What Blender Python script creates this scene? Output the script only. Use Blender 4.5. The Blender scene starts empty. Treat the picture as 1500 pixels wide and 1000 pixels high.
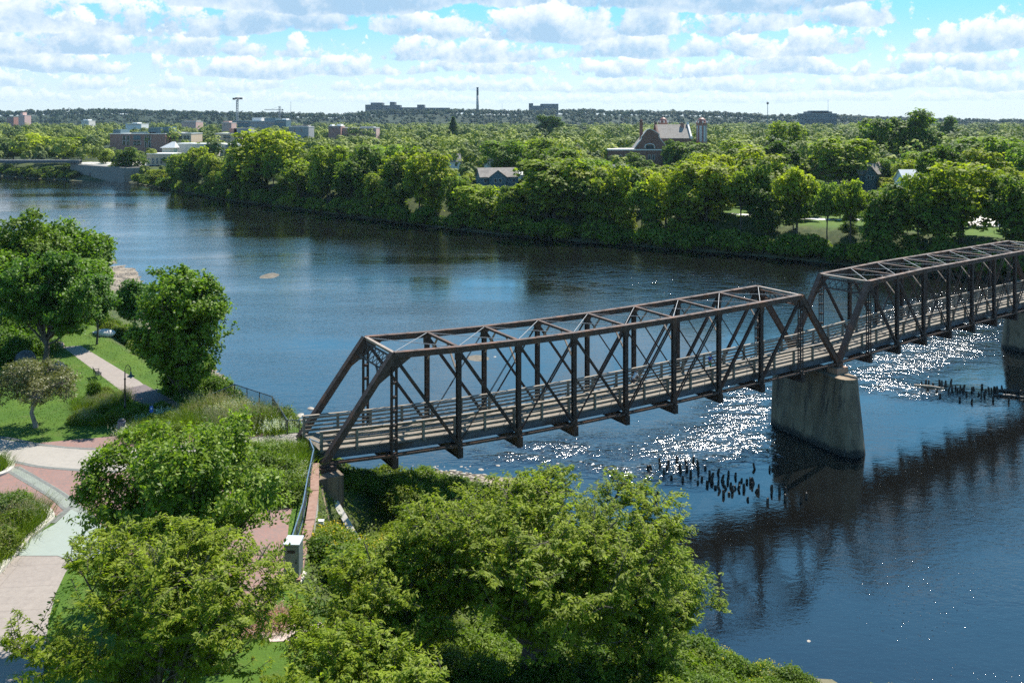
import bpy, bmesh, math, random
import numpy as np
from mathutils import Vector, Matrix
R = math.radians
scene = bpy.context.scene
col = scene.collection
CAMZ = 32.5          # drone height above the water
F = 1331.0           # focal length in photo pixels (1500 wide)
PLZ = 8.1            # height of the park above the water

# ------------------------------------------------------------------ camera
cam_d = bpy.data.cameras.new('camera')
cam = bpy.data.objects.new('camera', cam_d); col.objects.link(cam)
cam.location = (0, 0, CAMZ); cam.rotation_euler = (R(90), 0, 0)
cam_d.sensor_width = 36.0; cam_d.lens = 36.0 * F / 1500.0
cam_d.shift_y = -(500 - 178) / 1500.0
cam_d.clip_start = 0.5; cam_d.clip_end = 30000
scene.camera = cam

# ------------------------------------------------------------------ light
SUN_AZ, SUN_EL = 27.0, 53.0      # degrees to the right of straight ahead, above the horizon
sun_d = bpy.data.lights.new('sun', 'SUN'); sun_d.energy = 5.0; sun_d.angle = R(0.53); sun_d.color = (1.0, 0.955, 0.87)
sun = bpy.data.objects.new('sun', sun_d); col.objects.link(sun)
to_sun = Vector((math.sin(R(SUN_AZ)) * math.cos(R(SUN_EL)), math.cos(R(SUN_AZ)) * math.cos(R(SUN_EL)), math.sin(R(SUN_EL))))
sun.rotation_euler = to_sun.to_track_quat('Z', 'Y').to_euler()
sun.location = (60, 120, 160)
vs = scene.view_settings
vs.view_transform = 'Standard'; vs.look = 'None'; vs.exposure = 0.92; vs.gamma = 1.0; vs.use_curve_mapping = False
scene.cycles.use_denoising = False
scene.cycles.max_bounces = 6; scene.cycles.transparent_max_bounces = 4
scene.cycles.diffuse_bounces = 3; scene.cycles.glossy_bounces = 3; scene.cycles.transmission_bounces = 3
scene.cycles.sample_clamp_indirect = 4.0
scene.cycles.caustics_reflective = False; scene.cycles.caustics_refractive = False


class NT:
    """tiny helper for writing node trees"""
    def __init__(s, tree): s.t = tree
    def node(s, typ, ins=None, **kw):
        n = s.t.nodes.new(typ)
        for k, v in kw.items(): setattr(n, k, v)
        for k, v in (ins or {}).items(): s.put(n.inputs[k], v)
        return n
    def put(s, sock, v):
        if isinstance(v, bpy.types.NodeSocket): s.t.links.new(v, sock)
        elif isinstance(v, bpy.types.Node): s.t.links.new(v.outputs[0], sock)
        else: sock.default_value = v
    def m(s, op, a, b=None, c=None, clamp=False):
        n = s.t.nodes.new('ShaderNodeMath'); n.operation = op; n.use_clamp = clamp
        for i, v in enumerate((a, b, c)):
            if v is not None: s.put(n.inputs[i], v)
        return n.outputs[0]
    def ss(s, x, lo, hi, a=0.0, b=1.0):
        n = s.node('ShaderNodeMapRange', {'Value': x, 'From Min': lo, 'From Max': hi, 'To Min': a, 'To Max': b}, interpolation_type='SMOOTHSTEP')
        return n.outputs[0]
    def lin(s, x, lo, hi, a=0.0, b=1.0):
        return s.node('ShaderNodeMapRange', {'Value': x, 'From Min': lo, 'From Max': hi, 'To Min': a, 'To Max': b}).outputs[0]
    def mix(s, f, a, b, blend='MIX'):
        n = s.t.nodes.new('ShaderNodeMix'); n.data_type = 'RGBA'; n.blend_type = blend
        s.put(n.inputs['Factor'], f); s.put(n.inputs['A'], a); s.put(n.inputs['B'], b)
        return [o for o in n.outputs if o.type == 'RGBA'][0]
    def noise(s, vec, scale, detail=3.0, rough=0.5, dist=0.0, dim='3D'):
        n = s.node('ShaderNodeTexNoise', {'Scale': scale, 'Detail': detail, 'Roughness': rough, 'Distortion': dist}, noise_dimensions=dim)
        s.t.links.new(vec, n.inputs['Vector']); return n.outputs['Fac']
    def xyz(s, x, y, z=0.0):
        return s.node('ShaderNodeCombineXYZ', {0: x, 1: y, 2: z}).outputs[0]

def c4(c): return (c[0], c[1], c[2], 1.0)

# ------------------------------------------------------------------ sky
world = bpy.data.worlds.new('World'); scene.world = world; world.use_nodes = True
wt = world.node_tree; wt.nodes.clear(); W = NT(wt)
sky = W.node('ShaderNodeTexSky', sky_type='NISHITA', sun_disc=False, sun_elevation=R(SUN_EL), sun_rotation=R(SUN_AZ),
             altitude=250.0, air_density=1.0, dust_density=0.25, ozone_density=3.0)
gen = W.node('ShaderNodeTexCoord').outputs['Generated']
sp = W.node('ShaderNodeSeparateXYZ', {0: gen})
dx, dy, dz = sp.outputs[0], sp.outputs[1], sp.outputs[2]
hyp = W.m('SQRT', W.m('ADD', W.m('MULTIPLY', dx, dx), W.m('MULTIPLY', dy, dy)))
tan_el = W.m('DIVIDE', dz, W.m('MAXIMUM', hyp, 0.02))
azi = W.m('ARCTAN2', dx, dy)
hsv = W.node('ShaderNodeHueSaturation', {'Hue': 0.492, 'Saturation': 1.35, 'Value': 1.0, 'Color': sky.outputs[0]})
acc = W.mix(1.0, hsv.outputs[0], c4((.86, 1.0, 1.12)), 'MULTIPLY')
CLOUD_HI, CLOUD_LO = (8.9, 9.2, 9.4), (3.0, 4.9, 6.9)
# a thin pale veil towards the horizon
veil = W.m('MULTIPLY', W.ss(tan_el, 0.15, 0.0), 0.72)
acc = W.mix(W.m('MULTIPLY', W.m('MULTIPLY', W.ss(tan_el, 0.95, 0.22), W.ss(tan_el, 0.02, 0.15)), 0.90), acc, c4((2.3, 7.0, 11.4)))
acc = W.mix(veil, acc, c4((6.7, 7.9, 8.8)))
# rows of fair-weather cumulus, far rows first: distance in cloud-base heights, cover
ROWS = [(52, .10), (32, .075), (21, .07), (15.2, .065), (11.2, .085), (8.3, .095), (5.6, -.07), (4.0, -.035), (2.9, -.05)]
for i, (dist, cover) in enumerate(ROWS):
    u = W.m('MULTIPLY', azi, float(dist)); v = W.m('SUBTRACT', W.m('MULTIPLY', tan_el, float(dist)), W.m('ADD', 0.82, W.m('MULTIPLY', W.noise(W.xyz(u, 3.3, 5.1 * i), 0.5, 2.0, 0.5), 0.40)))
    vec = W.xyz(u, W.m('MULTIPLY', v, 1.05), 7.31 * i + 1.7)
    n1 = W.noise(vec, 1.85, 8.0, 0.66, 0.0)
    big = W.noise(W.xyz(u, W.m('MULTIPLY', v, 0.5), 3.9 * i + 11.0), 0.36, 2.0, 0.5)
    top = W.ss(v, 0.05, 1.25 if dist > 9 else 0.85, 0.0, 0.34)
    base = W.ss(v, -0.10, 0.06, 0.35, 0.0)
    va = W.node('ShaderNodeTexVoronoi', {'Vector': W.xyz(W.m('ADD', u, 5.3 * i), v), 'Scale': 3.6}, voronoi_dimensions='2D', feature='F1').outputs['Distance']
    puff = W.m('MULTIPLY', W.m('SUBTRACT', 0.5, va), 0.13)
    n1 = W.m('ADD', n1, puff)
    dens = W.m('SUBTRACT', W.m('SUBTRACT', W.m('ADD', W.m('MULTIPLY', n1, 0.75), W.m('ADD', W.m('MULTIPLY', big, 0.70), -0.125)), top), base)
    alpha = W.ss(dens, 0.575 - cover, 0.64 - cover)
    vec2 = W.xyz(W.m('ADD', u, 0.10), W.m('MULTIPLY', W.m('ADD', v, 0.16), 1.05), 7.31 * i + 1.7)
    n2 = W.noise(vec2, 1.85, 5.0, 0.64, 0.0)
    light = W.m('ADD', W.m('ADD', W.m('MULTIPLY', W.m('SUBTRACT', n1, n2), 2.8), W.ss(v, 0.0, 0.50, 0.0, 0.66)), W.ss(dens, 0.86 - cover, 0.6 - cover, -0.1, 0.25), clamp=True)
    ccol = W.mix(light, c4(CLOUD_LO), c4(CLOUD_HI))
    far = min(0.7, dist / 80.0)
    ccol = W.mix(far, ccol, c4((7.6, 8.5, 9.0)))
    fade = W.m('MULTIPLY', alpha, 0.97 if dist < 30 else 0.8)
    acc = W.mix(fade, acc, ccol)
bg = W.node('ShaderNodeBackground', {'Color': acc, 'Strength': 0.066})
W.node('ShaderNodeOutputWorld', {'Surface': bg.outputs[0]})

# ------------------------------------------------------------------ object helpers
def tag(o, label=None, cat=None, group=None, kind=None):
    if label: o['label'] = label
    if cat: o['category'] = cat
    if group: o['group'] = group
    if kind: o['kind'] = kind
    return o

def empty(name, loc=(0, 0, 0), rz=0.0, label=None, cat=None, group=None):
    o = bpy.data.objects.new(name, None); col.objects.link(o)
    o.location = loc; o.rotation_euler = (0, 0, rz); o.empty_display_size = 0.3
    return tag(o, label, cat, group)

def link(name, me, mat=None, parent=None, loc=None, rz=None):
    o = bpy.data.objects.new(name, me); col.objects.link(o)
    if mat is not None:
        for mm in (mat if isinstance(mat, (list, tuple)) else [mat]): me.materials.append(mm)
    if parent is not None: o.parent = parent
    if loc is not None: o.location = loc
    if rz is not None: o.rotation_euler = (0, 0, rz)
    return o

def kids(o):
    return [c for c in col.objects if c.parent == o]

def copy_tree(o, children, loc, rz=0.0, sc=1.0, label=None, group=None, color=None):
    """copy of a thing and of each of its parts (children: [(part, [sub-parts])])"""
    r = o.copy(); col.objects.link(r); r.location = loc; r.rotation_euler = (0, 0, rz)
    r.scale = (sc, sc, sc) if not isinstance(sc, (tuple, list)) else sc
    if label: r['label'] = label
    if group: r['group'] = group
    if color: r.color = color
    for ch, subs in children:
        c = ch.copy(); col.objects.link(c); c.parent = r
        if color: c.color = color
        for g in subs:
            d = g.copy(); col.objects.link(d); d.parent = c
            if color: d.color = color
    return r

def np_mesh(name, verts, quads, attr=None, smooth=False):
    """mesh from numpy arrays; attr = {name: per-face float array}"""
    me = bpy.data.meshes.new(name)
    verts = np.asarray(verts, np.float32); quads = np.asarray(quads, np.int32)
    nf, k = quads.shape
    me.vertices.add(len(verts)); me.vertices.foreach_set('co', verts.ravel())
    me.loops.add(nf * k); me.loops.foreach_set('vertex_index', quads.ravel())
    me.polygons.add(nf); me.polygons.foreach_set('loop_start', np.arange(0, nf * k, k, dtype=np.int32))
    me.update(calc_edges=True)
    if smooth: me.polygons.foreach_set('use_smooth', np.ones(nf, bool))
    for nm, arr in (attr or {}).items():
        dom = 'FACE' if len(arr) == nf else 'POINT'
        a = me.attributes.new(nm, 'FLOAT', dom); a.data.foreach_set('value', np.asarray(arr, np.float32))
    me.validate()
    return me

class MB:
    """collects boxes, beams, tubes and prisms into one mesh"""
    def __init__(s): s.v = []; s.f = []
    def add(s, vs_, fs_):
        o = len(s.v); s.v += [tuple(p) for p in vs_]; s.f += [tuple(i + o for i in f) for f in fs_]
    def box(s, c, d, rz=0.0, ax=None):
        hx, hy, hz = d[0] / 2, d[1] / 2, d[2] / 2
        cs, sn = math.cos(rz), math.sin(rz); P = []
        for x, y, z in ((-hx, -hy, -hz), (hx, -hy, -hz), (hx, hy, -hz), (-hx, hy, -hz), (-hx, -hy, hz), (hx, -hy, hz), (hx, hy, hz), (-hx, hy, hz)):
            P.append((c[0] + x * cs - y * sn, c[1] + x * sn + y * cs, c[2] + z))
        s.add(P, ((0, 3, 2, 1), (4, 5, 6, 7), (0, 1, 5, 4), (1, 2, 6, 5), (2, 3, 7, 6), (3, 0, 4, 7)))
        return s
    def beam(s, a, b, w, h, up=(0, 0, 1)):
        """box from a to b, w across, h along up"""
        a = Vector(a); b = Vector(b); d = (b - a).normalized(); up = Vector(up)
        x = d.cross(up)
        if x.length < 1e-4: x = d.cross(Vector((0, 1, 0)))
        x.normalize(); y = x.cross(d).normalized()
        P = [a + x * (sx * w / 2) + y * (sy * h / 2) for sx, sy in ((-1, -1), (1, -1), (1, 1), (-1, 1))]
        P += [b + x * (sx * w / 2) + y * (sy * h / 2) for sx, sy in ((-1, -1), (1, -1), (1, 1), (-1, 1))]
        s.add(P, ((3, 2, 1, 0), (4, 5, 6, 7), (0, 1, 5, 4), (1, 2, 6, 5), (2, 3, 7, 6), (3, 0, 4, 7)))
        return s
    def tube(s, pts, rad, n=8, cap=True):
        pts = [Vector(p) for p in pts]
        if not isinstance(rad, (list, tuple)): rad = [rad] * len(pts)
        o = len(s.v); ref = None
        for i, p in enumerate(pts):
            d = (pts[min(i + 1, len(pts) - 1)] - pts[max(i - 1, 0)]).normalized()
            if ref is None:
                ref = Vector((1, 0, 0)) if abs(d.x) < 0.9 else Vector((0, 1, 0))
            x = (ref - d * ref.dot(d)).normalized(); y = d.cross(x); ref = x
            for k in range(n):
                a = 2 * math.pi * k / n
                s.v.append(tuple(p + (x * math.cos(a) + y * math.sin(a)) * rad[i]))
        for i in range(len(pts) - 1):
            for k in range(n):
                k2 = (k + 1) % n
                s.f.append((o + i * n + k, o + i * n + k2, o + (i + 1) * n + k2, o + (i + 1) * n + k))
        if cap:
            s.f.append(tuple(o + k for k in reversed(range(n)))); e = o + (len(pts) - 1) * n
            s.f.append(tuple(e + k for k in range(n)))
        return s
    def prism(s, poly, z0, z1):
        """vertical prism over an xy polygon (counter-clockwise)"""
        n = len(poly)
        P = [(p[0], p[1], z0) for p in poly] + [(p[0], p[1], z1) for p in poly]
        fs_ = [tuple(reversed(range(n))), tuple(range(n, 2 * n))]
        fs_ += [(i, (i + 1) % n, n + (i + 1) % n, n + i) for i in range(n)]
        s.add(P, fs_); return s
    def lathe(s, prof, c=(0, 0, 0), n=16):
        o = len(s.v)
        for r, z in prof:
            for k in range(n):
                a = 2 * math.pi * k / n
                s.v.append((c[0] + r * math.cos(a), c[1] + r * math.sin(a), c[2] + z))
        for i in range(len(prof) - 1):
            for k in range(n):
                k2 = (k + 1) % n
                s.f.append((o + i * n + k, o + i * n + k2, o + (i + 1) * n + k2, o + (i + 1) * n + k))
        s.f.append(tuple(o + k for k in reversed(range(n)))); e = o + (len(prof) - 1) * n
        s.f.append(tuple(e + k for k in range(n)))
        return s
    def build(s, name, mat=None, parent=None, loc=None, rz=None, smooth=False, bevel=0.0):
        me = bpy.data.meshes.new(name); me.from_pydata(s.v, [], s.f); me.update()
        if bevel or True:
            bm = bmesh.new(); bm.from_mesh(me)
            bmesh.ops.recalc_face_normals(bm, faces=bm.faces)
            if bevel: bmesh.ops.bevel(bm, geom=[e for e in bm.edges], offset=bevel, segments=1, affect='EDGES', clamp_overlap=True)
            bm.to_mesh(me); bm.free()
        if smooth:
            for p in me.polygons: p.use_smooth = True
        return link(name, me, mat, parent, loc, rz)

def px(x, y, z=0.0):
    """point at height z that the photograph shows at pixel (x, y)"""
    Y = F * (CAMZ - z) / (y - 178.0)
    return Vector(((x - 750.0) / F * Y, Y, z))

def pd(x, Y, y=None):
    """x (and z) at distance Y for a photo pixel"""
    return Vector(((x - 750.0) / F * Y, Y, CAMZ - ((y if y is not None else 178.0) - 178.0) / F * Y))

# ------------------------------------------------------------------ materials
MATS = {}
def surf(name, c1, c2=None, rough=0.7, scale=3.0, detail=5.0, metal=0.0, bump=0.0, bscale=None, spec=0.5, c3=None, stretch=None, dirt=None):
    """plain weathered surface: two colours in noise, optional third in larger stains, optional bump"""
    if name in MATS: return MATS[name]
    ma = bpy.data.materials.new(name); ma.use_nodes = True; N = NT(ma.node_tree)
    bs = ma.node_tree.nodes['Principled BSDF']
    co = N.node('ShaderNodeTexCoord').outputs['Object']
    if stretch: co = N.node('ShaderNodeMapping', {'Vector': co, 'Scale': stretch}).outputs[0]
    f = N.noise(co, scale, detail, 0.6)
    base = N.mix(N.ss(f, 0.32, 0.68), c4(c1), c4(c2 or c1))
    if c3: base = N.mix(N.ss(N.noise(co, scale * 0.23, 4.0, 0.6, 0.4), 0.5, 0.68), base, c4(c3))
    N.put(bs.inputs['Base Color'], base)
    N.put(bs.inputs['Roughness'], N.lin(f, 0.3, 0.7, min(1, rough + 0.08), max(0.02, rough - 0.08)))
    bs.inputs['Metallic'].default_value = metal; bs.inputs['Specular IOR Level'].default_value = spec
    if bump:
        b = N.node('ShaderNodeBump', {'Strength': 0.6, 'Distance': bump, 'Height': N.noise(co, bscale or scale * 4, 4.0, 0.6)})
        N.put(bs.inputs['Normal'], b.outputs[0])
    MATS[name] = ma; return ma

def leafmat(name, dark, light, trans=0.35, gloss=0.35, rough=0.5):
    """leaves: per-leaf tone, tinted by the object colour, thin enough to let light through"""
    if name in MATS: return MATS[name]
    ma = bpy.data.materials.new(name); ma.use_nodes = True; nt = ma.node_tree; N = NT(nt)
    nt.nodes.clear()
    tone = N.node('ShaderNodeAttribute', attribute_name='tone').outputs['Fac']
    oc = N.node('ShaderNodeObjectInfo').outputs['Color']
    base = N.mix(1.0, N.mix(tone, c4(dark), c4(light)), oc, 'MULTIPLY')
    pr = N.node('ShaderNodeBsdfPrincipled', {'Base Color': base, 'Roughness': rough, 'Specular IOR Level': gloss})
    tb = N.mix(1.0, base, c4((1.18, 1.34, 0.55)), 'MULTIPLY')
    tr = N.node('ShaderNodeBsdfTranslucent', {'Color': tb})
    mx = N.node('ShaderNodeMixShader', {0: trans, 1: pr.outputs[0], 2: tr.outputs[0]})
    N.node('ShaderNodeOutputMaterial', {'Surface': mx.outputs[0]})
    MATS[name] = ma; return ma

def paving(name, c1, c2, mortar, bw, bh, ms=0.02, offset=0.5, rough=0.8, c3=None, rot=0.0):
    if name in MATS: return MATS[name]
    ma = bpy.data.materials.new(name); ma.use_nodes = True; N = NT(ma.node_tree); bs = ma.node_tree.nodes['Principled BSDF']
    co = N.node('ShaderNodeTexCoord').outputs['Object']
    mp = N.node('ShaderNodeMapping', {'Vector': co, 'Rotation': (0, 0, rot)}).outputs[0]
    br = N.node('ShaderNodeTexBrick', {'Vector': mp, 'Color1': c4(c1), 'Color2': c4(c2), 'Mortar': c4(mortar), 'Scale': 1.0, 'Mortar Size': ms, 'Brick Width': bw, 'Row Height': bh, 'Bias': 0.0}, offset=offset)
    f = N.noise(co, 0.9, 6.0, 0.65)
    base = N.mix(N.ss(f, 0.25, 0.75, 0.0, 0.6), br.outputs['Color'], c4(c3 or c1))
    base = N.mix(N.ss(N.noise(co, 2.7, 5.0, 0.75), 0.42, 0.72, 0.0, 0.5), base, c4(mortar))
    base = N.mix(N.ss(N.noise(co, 0.33, 5.0, 0.7), 0.52, 0.66, 0.0, 0.28), base, c4(mortar))
    base = N.mix(N.ss(N.noise(co, 14.0, 3.0, 0.6), 0.35, 0.7, 0.0, 0.3), base, c4(mortar))
    N.put(bs.inputs['Base Color'], base); bs.inputs['Roughness'].default_value = rough
    MATS[name] = ma; return ma

def wallmat(name, c1, c2, mortar, bw=0.5, bh=0.2, rough=0.85):
    """brick wall mapped by generated world-like box coordinates (object x+y along, z up)"""
    if name in MATS: return MATS[name]
    ma = bpy.data.materials.new(name); ma.use_nodes = True; N = NT(ma.node_tree); bs = ma.node_tree.nodes['Principled BSDF']
    co = N.node('ShaderNodeTexCoord').outputs['Object']; s_ = N.node('ShaderNodeSeparateXYZ', {0: co})
    v = N.xyz(N.m('ADD', s_.outputs[0], s_.outputs[1]), s_.outputs[2])
    br = N.node('ShaderNodeTexBrick', {'Vector': v, 'Color1': c4(c1), 'Color2': c4(c2), 'Mortar': c4(mortar), 'Scale': 1.0, 'Mortar Size': 0.02, 'Brick Width': bw, 'Row Height': bh})
    base = N.mix(N.ss(N.noise(co, 0.6, 5.0, 0.6), 0.3, 0.75, 0.0, 0.45), br.outputs['Color'], c4(c2))
    N.put(bs.inputs['Base Color'], base); bs.inputs['Roughness'].default_value = rough
    MATS[name] = ma; return ma

# ------------------------------------------------------------------ ground and river
def seg_dist(X, Y, poly, closed=False):
    d = np.full(X.shape, 1e9); n = len(poly)
    for i in range(n if closed else n - 1):
        ax, ay = poly[i][:2]; bx, by = poly[(i + 1) % n][:2]
        vx, vy = bx - ax, by - ay; L = vx * vx + vy * vy + 1e-9
        t = np.clip(((X - ax) * vx + (Y - ay) * vy) / L, 0, 1)
        d = np.minimum(d, np.hypot(X - ax - t * vx, Y - ay - t * vy))
    return d

def inside(X, Y, poly):
    r = np.zeros(X.shape, bool); n = len(poly)
    for i in range(n):
        ax, ay = poly[i][:2]; bx, by = poly[(i + 1) % n][:2]
        c = ((ay > Y) != (by > Y)) & (X < (bx - ax) * (Y - ay) / ((by - ay) if by != ay else 1e-9) + ax)
        r ^= c
    return r

def P2(*a): return [(px(x, y, 0).x, px(x, y, 0).y) for x, y in a]
NEAR_SHORE = [(-1500, 760), (-420, 400), (-185, 285), (-128, 248)] + P2((150, 372), (200, 394), (217, 414), (235, 440)) + \
             [(-50, 138), (-36, 115), (-26, 98), (-18.5, 86), (-13.5, 80)] + P2((590, 692), (640, 686), (760, 700), (835, 722)) + \
             [(2.5, 71), (7.5, 62)] + P2((1005, 950), (1150, 988), (1260, 1003)) + [(40, 46), (90, 40), (300, 8), (1500, -220)]
FAR_SHORE = [(-1500, 1500), (-620, 800)] + P2((-60, 254), (0, 258), (60, 262), (115, 265), (185, 266), (240, 276), (330, 292), (430, 305), (500, 315), (600, 328), (700, 340), (800, 350),
             (900, 358), (1000, 366), (1100, 374), (1240, 388), (1330, 397), (1500, 411)) + [(200, 142), (420, 80), (900, -20), (1500, -150)]
NEAR_POLY = NEAR_SHORE + [(1500, -900), (-1500, -900)]
RIVER = NEAR_SHORE + FAR_SHORE[::-1]
PLATEAU = [(-1500, 700), (-430, 350), (-170, 245), (-120, 195), (-92, 165), (-66, 130), (-45, 102), (-31.5, 85.5), (-21.5, 77.5), (-16.5, 72), (-14.5, 66.3), (-13.2, 60), (-12.1, 52), (-10.9, 47.2), (-8.5, 44),
           (-4, 41.5), (5, 38), (15, 33), (30, 27), (90, 14), (600, -120), (600, -800), (-1500, -800)]
rs_h = np.random.default_rng(5)
def vnoise(X, Y, s, seed):
    """smooth value noise"""
    g = np.random.default_rng(seed).random((64, 64))
    x, y = X / s, Y / s; xi, yi = np.floor(x).astype(int), np.floor(y).astype(int)
    fx, fy = x - xi, y - yi; fx = fx * fx * (3 - 2 * fx); fy = fy * fy * (3 - 2 * fy)
    q = lambda a, b: g[a % 64, b % 64]
    return (q(xi, yi) * (1 - fx) + q(xi + 1, yi) * fx) * (1 - fy) + (q(xi, yi + 1) * (1 - fx) + q(xi + 1, yi + 1) * fx) * fy

# far ridge: skyline height (photo y) at photo x, read at 3000 m
RX = [-700, 0, 100, 250, 420, 500, 560, 660, 760, 830, 900, 980, 1060, 1130, 1210, 1300, 1400, 1500, 2200]
RYY = [165, 164, 164, 162, 165, 168, 162, 161.5, 162.5, 162.5, 165, 166, 166.5, 170, 170, 174, 176, 176, 174]
def ground_z(X, Y):
    X = np.asarray(X, float); Y = np.asarray(Y, float)
    nb = inside(X, Y, NEAR_POLY); rv = inside(X, Y, RIVER)
    dn = seg_dist(X, Y, NEAR_SHORE); df = seg_dist(X, Y, FAR_SHORE)
    dp = seg_dist(X, Y, PLATEAU, True); ip = inside(X, Y, PLATEAU)
    t = dn / (dn + dp + 1e-6)
    rough = (vnoise(X, Y, 2.3, 1) - .5) * .5 + (vnoise(X, Y, 7.0, 2) - .5) * .9
    zn = np.where(ip, PLZ, 0.05 + (PLZ - 0.05) * np.clip(t * t * (1.6 - .6 * t), 0, 1) + rough * np.clip(dn / 4, 0, 1) * np.clip(dp / 3, 0, 1))
    zn = np.where(ip, zn, zn - 3.2 * np.exp(-((X + 10.4) / 2.3) ** 2 - ((Y - 61.5) / 4.5) ** 2))
    f = np.clip(df / 16.0, 0, 1)
    zf = 0.05 + 6.6 * f * f * (3 - 2 * f) + rough * np.clip(df / 8, 0, 1) * np.clip(1.2 - df / 60, 0, 1) + np.clip((df - 250) / 900, 0, 1) * 3
    pxx = 750 + F * X / np.maximum(Y, 50)
    ridge = CAMZ + (178 - np.interp(pxx, RX, RYY)) / F * 2850 - 13
    k = np.clip((Y - 2150) / 520, 0, 1); k = k * k * (3 - 2 * k)
    zf = zf * (1 - k) + ridge * k + k * (vnoise(X, Y, 260, 7) - .5) * 12
    z = np.where(nb, zn, zf)
    dw = np.minimum(dn, df)
    return np.where(rv, -np.minimum(1.6, 0.12 * dw + 0.05), z)

def lines(segs):
    out = [segs[0][0]]
    for a, b, st in segs:
        n = max(1, int(round((b - a) / st))); out += list(np.linspace(a, b, n + 1)[1:])
    return np.array(out)
def grid(xs, ys):
    X, Y = np.meshgrid(xs, ys); nx, ny = len(xs), len(ys)
    i = np.arange(nx * ny).reshape(ny, nx)
    return X.ravel(), Y.ravel(), np.stack([i[:-1, :-1], i[:-1, 1:], i[1:, 1:], i[1:, :-1]], -1).reshape(-1, 4)
GX = lines([(-4600, -2400, 550), (-2400, -420, 60), (-420, -62, 3.2), (-62, 32, 0.75), (32, 220, 3.2), (220, 2600, 60), (2600, 4600, 500)])
GY = lines([(-300, 25, 12), (25, 125, 0.75), (125, 330, 2.6), (330, 640, 5.0), (640, 3400, 55), (3400, 5200, 600)])
X, Y, Q = grid(GX, GY); Z = ground_z(X, Y)
dsh = np.minimum(seg_dist(X, Y, NEAR_SHORE), seg_dist(X, Y, FAR_SHORE)); nbm = inside(X, Y, NEAR_POLY)
lawn = (inside(X, Y, PLATEAU) & nbm).astype(float)
lawn = np.maximum(lawn, ((~nbm) & (Y < 330) & (X / np.maximum(Y, 1) > .218) & (seg_dist(X, Y, FAR_SHORE) > 15) & (seg_dist(X, Y, FAR_SHORE) < 60)).astype(float))
gravel = np.clip((np.where((X > 6) & (Y < 60), .55, 1.5) - Z) / 0.9, 0, 1) * np.where(nbm, 1.0, .35)
bx0 = np.clip(1 - np.hypot((X + 92) / 26, (Y - 192) / 34), 0, 1); gravel = np.maximum(gravel, np.clip(bx0 * 3, 0, 1) * (dsh < 16))
me = np_mesh('ground', np.stack([X, Y, Z], 1), Q, {'lawn': lawn, 'gravel': gravel, 'woodland': np.clip((Y - 560) / 200, 0, 1)}, smooth=True)
gm = bpy.data.materials.new('ground'); gm.use_nodes = True; N = NT(gm.node_tree); bs = gm.node_tree.nodes['Principled BSDF']
co = N.node('ShaderNodeTexCoord').outputs['Object']
lw = N.node('ShaderNodeAttribute', attribute_name='lawn').outputs['Fac']; gv = N.node('ShaderNodeAttribute', attribute_name='gravel').outputs['Fac']
wild = N.mix(N.ss(N.noise(co, 0.5, 6.0, 0.6), 0.35, 0.65), c4((.030, .050, .012)), c4((.075, .095, .028)))
wild = N.mix(N.ss(N.noise(co, 1.7, 4.0, 0.6), 0.55, 0.75), wild, c4((.10, .085, .05)))
turf = N.mix(N.ss(N.noise(co, 0.22, 5.0, 0.6), 0.35, 0.65), c4((.055, .115, .010)), c4((.088, .150, .014)))
turf = N.mix(N.ss(N.noise(co, 0.7, 5.0, 0.65), 0.54, 0.70, 0, .55), turf, c4((.115, .125, .032)))
turf = N.mix(N.ss(N.noise(co, 9.0, 3.0, 0.7), 0.3, 0.75, 0, .55), turf, c4((.036, .078, .008)))
vor = N.node('ShaderNodeTexVoronoi', {'Vector': co, 'Scale': 2.6, 'Randomness': 1.0})
stone = N.mix(vor.outputs['Color'], c4((.20, .17, .135)), c4((.40, .35, .29)))
stone = N.mix(N.ss(vor.outputs['Distance'], 0.25, 0.6), stone, c4((.06, .05, .04)))
stone = N.mix(N.ss(N.noise(co, 0.35, 4.0, 0.6), 0.4, 0.6, 0, .7), stone, c4((.33, .27, .20)))
wild = N.mix(N.node('ShaderNodeAttribute', attribute_name='woodland').outputs['Fac'], wild, c4((.018, .032, .012)))
base = N.mix(lw, wild, turf); base = N.mix(gv, base, stone)
N.put(bs.inputs['Base Color'], base); bs.inputs['Roughness'].default_value = .9; bs.inputs['Specular IOR Level'].default_value = .2
hgt = N.m('ADD', N.m('MULTIPLY', N.noise(co, 6.0, 4.0, 0.7), 0.10), N.m('MULTIPLY', N.m('MULTIPLY', N.ss(vor.outputs['Distance'], 0.6, 0.0), gv), 0.16))
N.put(bs.inputs['Normal'], N.node('ShaderNodeBump', {'Strength': .8, 'Distance': 1.0, 'Height': hgt}).outputs[0])
tag(link('ground', me, gm), 'mown park lawn, wild river banks and the land rising to far hills', 'ground', kind='structure')

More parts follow.
